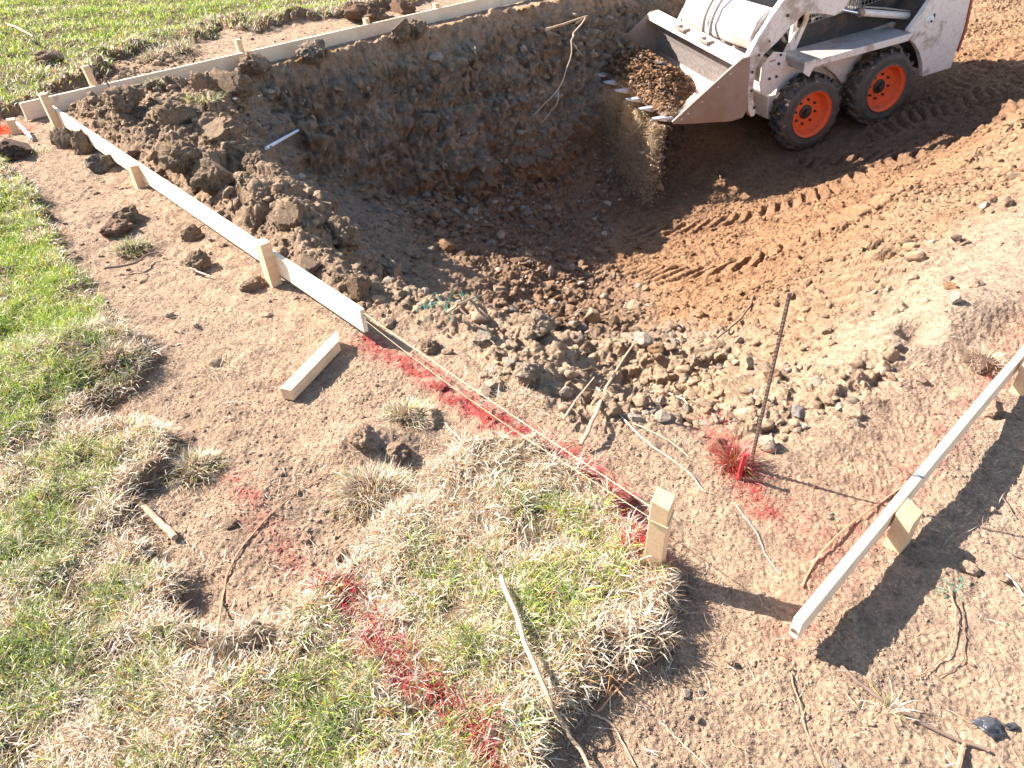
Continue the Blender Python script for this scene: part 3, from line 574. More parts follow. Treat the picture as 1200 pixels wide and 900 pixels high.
def dryness(x, y):
    w = 1/(((x[:, None]-AW[None, :, 0])**2+(y[:, None]-AW[None, :, 1])**2)+.004)**1.6; w /= w.sum(1)[:, None]; return w@AD, w@AG
STRAW = np.array([[.68, .56, .40], [.57, .43, .25], [.76, .68, .55], [.46, .29, .15], [.66, .58, .47]]); GREEN = np.array([[.27, .40, .03], [.38, .48, .03], [.15, .27, .035], [.42, .47, .06]]); OLIVE = np.array([[.19, .22, .08], [.25, .27, .12], [.14, .18, .07]])
def blades(name, P, L, W, tilt, col, az=None, curl=.6, mat=None):
    n = len(P); R = rng; az = R.random(n)*2*np.pi if az is None else az; d = np.stack([np.cos(az), np.sin(az), 0*az], 1); sd = np.stack([-np.sin(az), np.cos(az), 0*az], 1)
    tw = R.uniform(-.9, .9, n); K = 4; pos = P.copy(); ang = tilt; Vs = []
    sdv = sd*np.cos(tw)[:, None]+np.array([0, 0, 1])*np.sin(tw)[:, None]*.6
    bend = curl*R.uniform(.2, 1.2, n); wob = R.uniform(-.5, .5, n)
    for k in range(K):
        wk = W*[1., .9, .62, .1][k]
        Vs += [pos-sdv*wk[:, None]/2, pos+sdv*wk[:, None]/2]
        dirv = d*np.sin(ang)[:, None]+sd*(np.sin(wob*k)*.4)[:, None]+np.array([0, 0, 1.])*np.cos(ang)[:, None]
        pos = pos+dirv*(L/(K-1))[:, None]; ang = np.minimum(ang+bend, 1.75)
    V = np.stack(Vs, 1); base = (np.arange(n)*8)[:, None]
    F = np.concatenate([base+np.array([[2*k, 2*k+1, 2*k+3, 2*k+2]]) for k in range(3)])
    cc = np.repeat(col[:, None, :], 8, 1); cc[:, :2] *= .8
    return mesh_np(name, V.reshape(-1, 3), [F], mat or M['grass'], cc.reshape(-1, 3), smooth=True)
def gcol(n, dry, grn):
    r = rng.random(n); st = STRAW[rng.integers(0, 5, n)]; gr = GREEN[rng.integers(0, 4, n)]; ol = OLIVE[rng.integers(0, 3, n)]
    gg = np.where((rng.random(n) < grn**1.6)[:, None], gr, ol); o = np.where((r < dry)[:, None], st, gg)
    o = np.where((rng.random(n) < .035)[:, None], np.array([.50, .22, .06]), o)
    return o*rng.uniform(.72, 1.2, n)[:, None], r < dry
edg = sa+.035*n2(x*16, y*16, 63)+.03*n2(x*6, y*6, 64)
w = vis*(sa > -.012)*(y < 7)*(.22+.78*sst(-.02, .09, edg))*(.3+sst(-.5, .5, n2(x*14, y*14, 80)+.5*n2(x*5, y*5, 81)))*(1-.85*sst(.34, .55, n2(x*6, y*6, 82)))
idx = pick(w.astype(float)*(area/np.maximum(GZ, 1)**1.3), 150000)
P = GV[idx]+rng.normal(size=(len(idx), 3))*.0015; P[:, 2] -= .004
dr, gg = dryness(P[:, 0], P[:, 1]); dr = np.clip(dr*1.08+.11+.35*sst(.16, .0, edg[idx])+.36*n2(P[:, 0]*5, P[:, 1]*5, 83)+.22*n2(P[:, 0]*14, P[:, 1]*14, 84), 0, 1); col, isd = gcol(len(P), dr, gg)
rd = redness(P[:, 0], P[:, 1]); col = np.where((rng.random(len(P)) < rd*1.15)[:, None], np.array([.46, .045, .045])*rng.uniform(.5, 1.2, len(P))[:, None], col)
L = rng.uniform(.022, .062, len(P))*np.where(isd, .95, 1.05)*(1+.3*n2(P[:, 0]*6, P[:, 1]*6, 85)); Wd = rng.uniform(.0014, .0032, len(P))*np.clip(P[:, 1]*.45, 1, 2)
tl = np.where(isd, rng.uniform(.35, 1.5, len(P)), rng.uniform(.05, 1.0, len(P)))
o = link('lawn_grass', blades('lawn_grass', P, L, Wd, tl, col)); tag(o, 'patchy green and straw coloured lawn grass in the near left foreground', 'grass', kind='stuff')
# far lawn
w = (GU > -120) & (GU < 800) & (GVv > -90) & (sb > -.03) & (y < 15)
idx = pick(w*area*(.5+sst(-.4, .4, n2(x*3.5, y*3.5, 86))), 85000); P = GV[idx]+rng.normal(size=(len(idx), 3))*.006
sbb = sb[idx]; dr = np.clip(.16+.5*sst(.45, .0, sbb)+.35*n2(P[:, 0]*1.7, P[:, 1]*1.7, 87)+.2*n2(P[:, 0]*6, P[:, 1]*6, 88)+.25*sst(0., 4., P[:, 0]+4), 0, 1); col, isd = gcol(len(P), dr, .95+0*dr)
L = rng.uniform(.035, .075, len(P)); Wd = rng.uniform(.005, .009, len(P)); tl = rng.uniform(.1, 1.1, len(P))
o = link('far_lawn_grass', blades('far_lawn_grass', P, L, Wd, tl, col)); tag(o, 'bright green lawn grass beyond the far board', 'grass', kind='stuff')
# loose dead stalks on dirt
w = vis*(1-lawn)*(1-pit)*area/np.maximum(GZ, 1)*(.25+7*red*(GU < 900)+sst(0, .5, n2(x*2.5, y*2.5, 89)))*(.3+2*np.exp(-np.maximum(-sa, 0)/.15))
idx = pick(w, 6500); P = GV[idx].copy(); P[:, 2] += .003; n_ = len(P); col = STRAW[rng.integers(0, 5, n_)]*rng.uniform(.6, 1.1, n_)[:, None]
rd = redness(P[:, 0], P[:, 1]); col = np.where((rng.random(n_) < rd*1.8)[:, None], np.array([.58, .06, .06]), col)
o = link('dead_stalks', blades('dead_stalks', P, rng.uniform(.012, .05, n_), rng.uniform(.0009, .0019, n_), rng.uniform(1.1, 1.5, n_), col, curl=.12)); tag(o, 'short dead grass stalks and rootlets lying loose on the dirt', 'dead grass', kind='stuff')
def tuft(u, v, wpx, n, dry, lab, Lr=(.03, .06), redc=0., name='grass_tuft', up_=.9, clod=True, grn=.5, hgt=None):
    P0_, _n = ground_at(u, v); k = np.linalg.norm(P0_-CAM)/FPX*.95; a = wpx*k*.5
    rr = np.sqrt(rng.random(n))*a; th = rng.random(n)*2*np.pi; dome = a*.45 if clod else 0
    P = np.stack([rr*np.cos(th), rr*np.sin(th)*.8, dome*(1-(rr/a)**2)*.8-.004], 1)
    col, isd = gcol(n, dry+0*rr, grn+0*rr); col = np.where((rng.random(n) < redc)[:, None], np.array([.52, .075, .07])*rng.uniform(.35, 1.2, n)[:, None], col)
    az = th+rng.normal(size=n)*.8; sc = 1+.15*max(0, P0_[1]-2)
    me = blades(name, P, rng.uniform(*Lr, n)*sc**.5, rng.uniform(.0012, .0024, n)*sc, np.clip(rng.normal(size=n)*.35+up_*(rr/a)+.15, 0, 1.5), col, az=az)
    o = link(name, me, loc=P0_); tag(o, lab, 'grass tuft')
    if clod:
        Vv, F = stone(3, int(u), .3, .12); Vv = Vv*np.array([a*.85, a*.7, dome*.9+.004])
        s = link('soil_ball', mesh_np('soil_ball', Vv, [F], M['soil'], np.tile(np.array([.22, .145, .10]), (len(Vv), 1))), parent=o)
    return o
tuft(157, 293, 40, 420, .45, 'round green grass tuft lying below the large cracked clod')
tuft(262, 432, 52, 300, .85, 'low straw coloured tuft on open dirt right of the lawn', (.02, .05), clod=False)
tuft(477, 492, 64, 700, .75, 'dead grass tuft right of the loose stake end', (.03, .06))
tuft(438, 580, 100, 1700, .88, 'large straw coloured tuft left of the straw sod patch', (.03, .065))
tuft(228, 552, 60, 800, .75, 'dry brown green tuft at the broken edge of the left lawn', (.03, .06))
tuft(135, 425, 60, 800, .65, 'dry tuft on the overhanging lawn corner with red flecks', (.03, .055), redc=.06)
tuft(150, 510, 56, 700, .85, 'pale dead tuft on the lawn edge below the lawn corner', (.03, .06))
tuft(861, 548, 27, 620, .5, 'upright grass clump sprayed bright red beside the rebar', (.05, .115), redc=.75, up_=.16, clod=False)
tuft(845, 498, 46, 260, .8, 'sparse pinkish dry grass behind the red clump', (.02, .05), redc=.6, clod=False)
tuft(1040, 830, 22, 30, .7, 'tiny grass sprig growing beside the dark brown stick', (.03, .06), clod=False, grn=1)
tuft(655, 850, 0.1, 5, .5, 'thin green sprig at the sod edge near the long stick', clod=False) if 0 else None
tuft(600, 470, 60, 160, .95, 'wispy pale dead grass beside the red line and string', (.02, .05), clod=False)
tuft(570, 440, 40, 160, .95, 'wispy pale dead grass above the string', (.02, .05), clod=False)
tuft(745, 460, 40, 120, .95, 'wispy dead grass in the stones behind the thick brown stick', (.02, .05), clod=False)
tuft(183, 97, 30, 220, .3, 'small green tuft on the heap near the far board', (.03, .06), clod=False)
tuft(240, 118, 40, 260, .4, 'green grass strip hanging on the heap', (.03, .06), clod=False)
tuft(185, 68, 34, 420, .75, 'dry sod tuft standing in the bare strip behind the far board', (.04, .08))
tuft(212, 60, 30, 380, .75, 'dry sod tuft right beside the one behind the far board', (.04, .08))
tuft(38, 180, 30, 260, .5, 'grass hanging from the dark mound at the left edge', (.03, .07), clod=False)
tuft(10, 155, 30, 420, .2, 'grass sprayed bright orange at the left edge', (.04, .08), clod=False).data
og = [o for o in COL.objects if o.get('label', '').startswith('grass sprayed bright orange')][0]
ca = og.data.color_attributes['Col']; nv = len(og.data.vertices); arr = np.ones((nv, 4), np.float32); arr[:, :3] = np.repeat(np.array([.9, .10, .015])[None]*np.repeat(rng.uniform(.6, 1.1, nv//8), 8)[:, None], 1, 0); ca.data.foreach_set('color', arr.ravel())
tuft(1150, 425, 40, 260, .9, 'brown dead root tuft at the bank above the right board', (.02, .05), clod=True)
None and tuft(768, 745, 50, 350, .8, 'overhanging dead grass on the right corner of the sod', (.02, .05), clod=False)
tuft(610, 850, 40, 200, .3, 'dark green shredded grass at the bottom sod edge', (.03, .06), clod=False)

# ------------------------------------------------------------------ sticks, roots, strings
def stick(name, pts, rpx, mat, lab, cat='stick', lift=0.9, taper=.5, z=None, wob=1.5):
    W = []
    for k, (u, v, *zz) in enumerate(pts):
        P, _ = ground_at(u, v)
        if zz: P = at(u, v, P[2]+zz[0])
        W.append(P)
    k = np.linalg.norm(W[0]-CAM)/FPX; r = rpx*k*.5*(.72 if 'root' in cat else .9)
    W = spline(W, 6); n = len(W); t = np.linspace(0, 1, n)
    if wob: W = W+np.stack([n2(t*9+r*1e4, t*0, 5), n2(t*9, t*0+r*1e4, 6), 0*t], 1)*wob*k
    W[:, 2] += r*(1-.3)+lift*r
    m = MB().tube(W-W[0], [r*(1-taper*a)*(1+.12*n2(np.array([a*11]), np.array([r*999]), 3)[0]) for a in t], 7)
    o = m.build(name, mat, smooth=True, loc=W[0]); return tag(o, lab, cat)
stick('stick', [(588, 679, .03), (612, 745, .03), (640, 815, .03), (668, 865, .03), (694, 905, .02)], 7, M['stick'], 'long smooth tan stick lying across the sod to the bottom edge', wob=2)
stick('stick', [(168, 594), (185, 612), (207, 634)], 6.5, M['stick'], 'short tan stick at the broken lawn edge', taper=-.2)
stick('root', [(940, 690), (958, 655), (1000, 612), (1048, 578), (1075, 558), (1098, 515)], 3.6, M['root'], 'long orange brown root passing under the right board', 'root')
stick('root', [(700, 837), (735, 800), (770, 775), (805, 750)], 3.5, M['root'], 'rust red root arching along the right edge of the sod', 'root', lift=4)
stick('stick', [(985, 782), (1010, 805), (1050, 832), (1100, 860), (1158, 882)], 4.8, M['dstick'], 'dark brown branch running out of the board shadow', taper=.3)
stick('stick', [(1120, 905), (1126, 885), (1128, 868)], 6, M['root'], 'rusty stick end at the bottom edge below the dark branch')
stick('root', [(255, 748), (262, 700), (275, 655), (310, 612), (345, 580), (385, 556)], 3.5, M['root'], 'long thin root curving over the dirt beside the faded red patch', 'root')
stick('stick', [(680, 526, .01), (697, 492, .03), (715, 450, .05), (745, 402, .07)], 6.5, M['stick'], 'thick brown stick slanting out of the rubble', lift=1.5)
stick('stick', [(660, 495, .02), (675, 472, .035), (697, 445, .05)], 4, M['stick'], 'thin brown twig left of the thick brown stick', lift=1.5)
stick('root', [(700, 456), (735, 498), (765, 525), (800, 550), (826, 578)], 3.6, M['proot'], 'long pale root crossing the dirt left of the red clump', 'root')
stick('root', [(742, 498), (780, 515), (808, 537)], 2.5, M['proot'], 'thin pale root branching beside the long pale one', 'root')
stick('root', [(768, 456), (800, 470), (812, 492)], 3, M['proot'], 'short pale root end near the pink dry grass', 'root')
stick('stick', [(525, 370), (550, 355), (581, 343, .03)], 4, M['stick'], 'bent tan twig on the green shred at the pit edge', lift=2)
stick('twig', [(540, 362), (560, 385), (580, 405)], 3, M['dstick'], 'thin dark twig going down from the bent tan twig', 'twig')
stick('twig', [(884, 350), (868, 375), (836, 403)], 3, M['dstick'], 'thin dark root lying on the smooth ramp', 'twig')
stick('twig', [(125, 322), (160, 316), (178, 306), (195, 304)], 3, M['dstick'], 'thin dark twig bowed above the dirt near the round tuft', 'twig', lift=5)
stick('twig', [(218, 314, .02), (232, 321, .01), (247, 327)], 3, M['proot'], 'pale twig leaning on a crumbly clod', 'twig', lift=2)
stick('twig', [(15, 46), (28, 50), (46, 61)], 3, M['root'], 'orange twig lying on the far lawn', 'twig', lift=8)
stick('twig', [(1110, 690), (1118, 720), (1114, 760), (1085, 790), (1065, 796)], 2.5, M['root'], 'thin orange root curling right of the board shadow', 'root', lift=4)
stick('twig', [(1125, 705), (1130, 745), (1126, 778), (1100, 795)], 1.8, M['dstick'], 'thin dark wire-like root beside the curling orange one', 'root', lift=2)
stick('twig', [(925, 790), (938, 830), (945, 860), (968, 905)], 2.5, M['root'], 'thin brown root running down to the bottom edge', 'root')
stick('twig', [(773, 845), (800, 872), (832, 902)], 2.5, M['proot'], 'pale thin root near the bottom edge right of the sod', 'root')
stick('twig', [(693, 838), (718, 852), (745, 900)], 3, M['stick'], 'thin tan twig forking from the rust red root', 'twig')
stick('twig', [(860, 590), (885, 625), (900, 655), (915, 675)], 2.5, M['proot'], 'pale thin root below the red clump', 'root')
stick('twig', [(1150, 548), (1160, 562), (1190, 610)], 2, M['dstick'], 'thin dark twig near the right edge', 'twig')
stick('twig', [(500, 470), (525, 500), (550, 528)], 2.5, M['proot'], 'pale stalk lying right of the dead tuft', 'twig')
stick('twig', [(640, 38, .05), (655, 33, .05), (688, 22, .05)], 4.5, M['stick'], 'broken wooden root stub sticking out of the far wall', 'root', lift=1)
stick('twig', [(1180, 675), (1200, 700), (1215, 720)], 2.5, M['proot'], 'pale stalk by the right edge of the dirt', 'twig')
stick('twig', [(1170, 640), (1190, 652), (1210, 660)], 2, M['dstick'], 'dark stalk by the right edge above the pale one', 'twig')
stick('root', [(686, 22, .12), (673, 40, .12), (671, 52, .12), (662, 90, .1), (650, 110, .1), (640, 122, .08), (626, 136, .06)], 2.2, M['proot'], 'long pale root hanging down the far pit wall', 'root', wob=3)
stick('root', [(672, 52, .12), (682, 66, .12)], 2, M['proot'], 'short pale root hanging beside the long one', 'root')
stick('root', [(653, 106, .1), (654, 118, .1), (645, 133, .06), (633, 146, .05)], 2., M['proot'], 'lower fork of pale root hanging on the far wall', 'root', wob=2)
# white pipe with blue stripe
Pa, _ = ground_at(312, 177); Pb, _ = ground_at(350, 155); d_ = Pb-Pa; o = MB().tube([d_*0, d_], .011, 14).build('pipe', M['pvc'], smooth=True, loc=Pa+np.array([0, 0, .02])); tag(o, 'white plastic pipe offcut lying on the shaded left slope', 'pipe')
MB().tube([d_*.08+[0, -.003, .009], d_*.97+[0, -.003, .009]], .0045, 6).build('printed_stripe', M['blue'], o)
# green netting shreds
M['net'] = plain('green plastic netting', (.03, .26, .19), .5)
def shred(u, v, wpx, n, lab):
    P, _ = ground_at(u, v); k = np.linalg.norm(P-CAM)/FPX; m = MB()
    for i in range(n):
        a = rng.uniform(-.5, .5, 2)*wpx*k*[1, .8]; b = a+rng.uniform(-.4, .4, 2)*wpx*k; m.tube([(a[0], a[1], .004), ((a[0]+b[0])/2, (a[1]+b[1])/2, rng.uniform(.01, .03)), (b[0], b[1], .004)], .0007*max(1, P[1]*.6), 4)
    tag(m.build('netting_shred', M['net'], loc=P), lab, 'netting')
shred(515, 362, 48, 26, 'shred of green netting at the pit edge beside the bent twig'); shred(548, 348, 20, 9, 'small green netting strands near the bent twig tip')
shred(612, 845, 38, 22, 'green netting strands in the sod at the bottom'); shred(1115, 690, 30, 12, 'green netting strands right of the board shadow')
shred(318, 720, 30, 6, 'few green strands on the dark lawn edge'); shred(975, 612, 22, 5, 'few green strands by the orange root')
# crumpled plastic
def crumple(u, v, wpx, lab):
    P, _ = ground_at(u, v); k = np.linalg.norm(P-CAM)/FPX
    Vv, F = stone(3, 77, .5); Vv = Vv+.12*np.stack([n3(*(Vv*3).T, 1), n3(*(Vv*3).T, 2), n3(*(Vv*3).T, 3)], 1); Vv = Vv*np.array([wpx*k*.32, wpx*k*.22, wpx*k*.17])
    o = link('plastic_scrap', mesh_np('plastic_scrap', Vv, [F], M['plastic']), loc=P+[0, 0, .008]); tag(o, lab, 'plastic scrap')
    V2, F2 = stone(2, 78, .5); V2 = V2*np.array([wpx*k*.17, wpx*k*.12, wpx*k*.1])
    link('torn_piece', mesh_np('torn_piece', V2, [F2], M['plastic']), parent=o, loc=(wpx*k*.43, 0, 0)); 
crumple(1160, 854, 42, 'crumpled black grey plastic scrap on the dirt at lower right')

# ------------------------------------------------------------------ boards, stakes, string
def rotframe(dirv, upv=(0, 0, 1)):
    a = np.array(dirv, float); a /= np.linalg.norm(a); b = np.cross(upv, a); b /= np.linalg.norm(b); c_ = np.cross(a, b)
    return Matrix(((a[0], b[0], c_[0]), (a[1], b[1], c_[1]), (a[2], b[2], c_[2])))
def place(o, P, Mx): o.matrix_world = Matrix.Translation(Vector([float(t) for t in P])) @ Mx.to_4x4(); return o
def board(A, B, hgt, thick, mat, lab):
    A = np.array(A, float); B = np.array(B, float); L = np.linalg.norm(B-A)
    m = MB(); nseg = 16; bow = lambda t: .004*math.sin(t*math.pi)
    for i in range(nseg+1):
        t = i/nseg; xx = t*L; yy = bow(t); m.V += [(xx, yy-thick/2, -hgt/2), (xx, yy+thick/2, -hgt/2), (xx, yy+thick/2, hgt/2), (xx, yy-thick/2, hgt/2)]
    for i in range(nseg):
        for k in range(4): m.F.append((i*4+k, i*4+(k+1) % 4, i*4+4+(k+1) % 4, i*4+4+k))
    m.F += [(0, 3, 2, 1), (nseg*4, nseg*4+1, nseg*4+2, nseg*4+3)]
    o = m.build('board', mat, bevel=.0015); place(o, A, rotframe(B-A)); return tag(o, lab, 'board')
def stake(P, top, w, d_, yaw, mat, lab, lean=(0, 0), slant=0., below=.06, name='wooden_stake'):
    P = np.array(P, float); m = MB(); hx, hy = w/2, d_/2
    z0 = -below
    m.add([(-hx, -hy, z0), (hx, -hy, z0), (hx, hy, z0), (-hx, hy, z0), (-hx, -hy, top-slant), (hx, -hy, top-slant), (hx, hy, top), (-hx, hy, top)], [(0, 3, 2, 1), (4, 5, 6, 7), (0, 1, 5, 4), (1, 2, 6, 5), (2, 3, 7, 6), (3, 0, 4, 7)])
    o = m.build(name, mat, bevel=.0015); up_ = np.array([lean[0], lean[1], 1.]); up_ /= np.linalg.norm(up_); a = np.array([math.cos(yaw), math.sin(yaw), 0]); a -= up_*(a@up_); a /= np.linalg.norm(a); b = np.cross(up_, a)
    place(o, P, Matrix(((a[0], b[0], up_[0]), (a[1], b[1], up_[1]), (a[2], b[2], up_[2])))); return tag(o, lab, 'stake')
def XY(p, q, z): X_, Y_ = xy(p, q); return np.array([X_, Y_, z])
# long left board: end point seen at (428,378)
pb = 1.05; qa = pq(*at(428, 378, .075)[:2])[1]; qb = pq(*at(60, 133, .06)[:2])[1]
A = at(427, 376, .085); B = at(62, 131, .075); LB0, LB1 = A, B
board(A, B, .092, .019, M['pine'], 'long pale board on edge running from the back corner toward the red line')
screw = MB().tube([(0, 0, 0), (-.012, -.002, 0)], .0045, 8).build('screw', M['steelplate'], bpy.data.objects['board'], loc=(-.001, 0, .02))
du = (B-A)/np.linalg.norm(B-A); nrm = np.array([-du[1]*-1, du[0]*-1, 0]); nrm = np.array([-abs(du[1]), -abs(du[0]), 0])/math.hypot(du[0], du[1])  # camera side
nrm = np.array([-E1[0], -E1[1], 0])
def on_board(A, B, u):  # point of the board line seen at column u
    lo, hi = 0., 1.
    for _ in range(40):
        t = (lo+hi)/2; pu = proj(A+(B-A)*t)[0]
        if (pu-u)*(proj(B)[0]-proj(A)[0]) < 0: lo = t
        else: hi = t
    return A+(B-A)*t
ya = math.atan2(E1[1], E1[0])
for u, hgt, lab, ln_ in [(324, .165, 'split topped stake nailed to the middle of the long left board', (-.02, .0)), (166, .105, 'short stake on the long left board near the clod heap', (0, 0)), (69, .20, 'tall stake at the corner where the two boards meet', (-.06, .02))]:
    P = on_board(A, B, u)+nrm*.032; g_ = hz(P[0], P[1]); P[2] = g_; stake(P, hgt+max(0, .02-g_), .045, .055, ya, M['pine2'], lab, lean=ln_, below=.10)
ms = [o for o in COL.objects if o.get('label', '').startswith('split topped stake')][0]; m = MB()
for k in range(14):
    a = rng.uniform(-.02, .02, 2); b = a+rng.uniform(-.016, .016, 2); m.tube([(a[0], a[1], .160), (b[0], b[1], .172+rng.uniform(0, .012))], [.0045, .0012], 4)
m.build('splintered_top', M['pine'], ms)
# far board
A = at(27, 131, .05); B = at(640, -12, .06); B = A+(B-A)*1.35; FB0, FB1 = A, B
board(A, B, .115, .022, M['pine'], 'very long pale board on edge along the far rim of the pit')
for u, hgt, lab, ln_ in [(117, .235, 'leaning stake behind the far board near the corner', (-.10, .03)), (288, .20, 'thin stake behind the far board at the pit corner', (-.05, .02)), (434, .155, 'short stake behind the middle of the far board', (0, 0)), (515, .155, 'short stake behind the far board at the top edge', (0, 0))]:
    P = on_board(A, B, u)+np.array([E2[0], E2[1], 0])*.045; g_ = hz(P[0], P[1]); P[2] = 0; stake(P, hgt, .045, .045, ya, M['pine2'], lab, lean=ln_, below=.15)
# right board
A = at(932, 737, .085); B = at(1207, 408, .085); B = A+(B-A)*1.5
board(A, B, .060, .021, M['pine'], 'pale board on edge in the right foreground with red overspray')
rb = [o for o in COL.objects if o.get('label', '').startswith('pale board on edge in the right')][0]
mr = M['pine'].copy(); mr.name = 'pale pine with red overspray'; rb.data.materials[0] = mr; nt = mr.node_tree; b_ = nt.nodes['Principled BSDF']; src = b_.inputs['Base Color'].links[0].from_socket
tc = nt.nodes.new('ShaderNodeTexCoord'); sx_ = nt.nodes.new('ShaderNodeSeparateXYZ'); nt.links.new(tc.outputs['Object'], sx_.inputs[0])
mrg = N(nt, 'ShaderNodeMapRange'); nt.links.new(sx_.outputs[1], mrg.inputs[0]); mrg.inputs[1].default_value = .000; mrg.inputs[2].default_value = .012
nz = ramp(nt, noise(nt, 4.5, 3, .6), [(.45, (0, 0, 0)), (.62, (1, 1, 1))]); mm = nt.nodes.new('ShaderNodeMath'); mm.operation = 'MULTIPLY'; nt.links.new(mrg.outputs[0], mm.inputs[0]); nt.links.new(nz, mm.inputs[1])
nt.links.new(mix(nt, 'MIX', mm.outputs[0], src, (.75, .13, .12)), b_.inputs['Base Color'])
MB().tube([(0, 0, 0), (-.004, 0, 0)], .006, 10).build('screw', M['steelplate'], rb, loc=(.001, .002, -.006))
MB().box((.585, -.0108, .0301), (.592, .0108, .0305)).build('pencil_mark', M['pencil'], rb)
MB().box((.0, .0139, .005), (.34, .0143, .0365)).build('red_overspray', M['red'], rb) if 0 else None
sr = np.array([E1[0], E1[1], 0]); nearn = np.array([-E2[0], -E2[1], 0])
P = on_board(A, B, 1046)+nearn*.034; P[2] = hz(P[0], P[1]); stake(P, .125, .06, .042, ya, M['pine2'], 'stub stake with sawn sloping top on the right board', slant=.018, below=.06)
P = on_board(A, B, 1191)+nearn*.036; P[2] = hz(P[0], P[1]); stake(P, .11, .055, .038, ya, M['pine2'], 'stub stake holding the right board at the edge of view', below=.08)
# lone stake with string
SP, _ = ground_at(767, 656); SP[2] = hz(SP[0], SP[1])
st_ = stake(SP, .215, .050, .042, math.radians(62), M['pine2'], 'lone square stake with string tied round it beside the sod', lean=(.01, 0), slant=.012)
kn = MB()
kn.tube([(-.0265, -.0225, .150), (.0265, -.0225, .156), (.0265, .0225, .165), (-.0265, .0225, .158), (-.0265, -.0225, .150)], .0016, 6)
kn.build('string_wrap', M['string'], st_)
top = SP+np.array([-.015, .012, .165]); a0 = LB0+np.array([0, 0, .035])-du*.004
for nm, a_, b_, r_, lab in [('mason_string', a0, top, .0011, 'taut pale string from the long board end to the lone stake'), ('mason_string', a0+[0, 0, -.03], top+[-.004, 0, -.03], .0007, 'second thinner string sagging just below the taut one')]:
    pts = [a_+(b_-a_)*t+np.array([0, 0, -.012*math.sin(math.pi*t)*(2.2 if r_ < .001 else .6)]) for t in np.linspace(0, 1, 24)]
    tag(MB().tube([p-pts[0] for p in pts], r_, 6).build(nm, M['string'], loc=pts[0]), lab, 'string')
# loose stake lying on the dirt (pointed end toward the board)
A, _ = ground_at(338, 470); B, _ = ground_at(402, 402); L = np.linalg.norm(B-A)
m = MB(); w = .021
m.add([(0, -w, -w), (0, w, -w), (0, w, w), (0, -w, w), (L*.86, -w, -w), (L*.86, w, -w), (L*.86, w, w), (L*.86, -w, w), (L*1.0, w*.9, -w), (L*1.02, w*.9, w), (L*1.0, w, -w), (L*1.02, w, w)],
      [(0, 3, 2, 1), (0, 1, 5, 4), (1, 2, 6, 5), (2, 3, 7, 6), (3, 0, 4, 7), (4, 5, 10, 8), (5, 6, 11, 10), (6, 7, 9, 11), (7, 4, 8, 9), (8, 10, 11, 9)])
o = m.build('wooden_stake', M['pine2'], bevel=.0015); place(o, A+[0, 0, w+.006], rotframe((B-A)*[1, 1, .6])); tag(o, 'loose pointed stake lying on the dirt below the long board', 'stake')
# rebar
RP, _ = ground_at(877, 553); hr = .1
while proj(RP+[0, 0, hr])[1] > 343: hr += .002
m = MB().tube([(0, 0, -.08), (0, 0, hr)], .0033, 10)
z = .0
while z < hr-.01:
    m.lathe([(0, 0)]) if 0 else m.tube([(0, 0, z), (0, 0, z+.0035)], .0050, 10); z += .012
m.tube([(-.0041, 0, -.02), (-.0041, 0, hr)], .0012, 5); m.tube([(.0041, 0, -.02), (.0041, 0, hr)], .0012, 5)
o = m.build('rebar', M['rust'], loc=RP); tag(o, 'rusty ribbed rebar rod standing upright beside the red grass', 'rebar')
P, _ = ground_at(864, 562); m = MB().tube([(0, 0, -.02), (.002, 0, .05), (.004, 0, .095)], [.007, .0065, .006], 8); o = m.build('marker_stick', M['red'], loc=P); tag(o, 'short stick painted red in the red grass clump', 'marker stick')
P, _ = ground_at(136, 114); o = MB().tube([(0, 0, -.02), (-.03, 0, .13)], .006, 7).build('rebar', M['rust'], loc=P); tag(o, 'thin dark rod standing in the heap by the far board', 'rebar')
P, _ = ground_at(20, 158); o = stake(P, .10, .05, .05, .4, M['pine2'], 'stub stake in the orange sprayed grass at the left edge', lean=(.05, 0)); 
stick('marker_stick', [(22, 147, .07), (30, 156, .03), (38, 166)], 3.5, M['pvc'], 'thin pale stick leaning beside the stub stake at the left edge', 'stick', lift=1, taper=0)
# pipes in the far wall
for (u1, v1, u2, v2, lab) in [(643, 38, 672, 27, 'pale wooden root stub poking from the far wall'), (670, 25, 684, 20, 'short upper root stub poking from the far wall')]:
    P, _ = ground_at(u2, v2); Q2 = P+(at(u1, v1, P[2]-.1)-P)*1.0; Q2 = P+(Q2-P)/np.linalg.norm(Q2-P)*.0+np.array([-.26 if u1 < 660 else -.1, -.12, -.10 if u1 < 660 else -.04])
    o = MB().tube([(0, 0, 0), Q2-P], [.016, .013], 9).build('root_stub', M['stick'], smooth=True, loc=P+np.array([0, -.02, 0])); tag(o, lab, 'root')

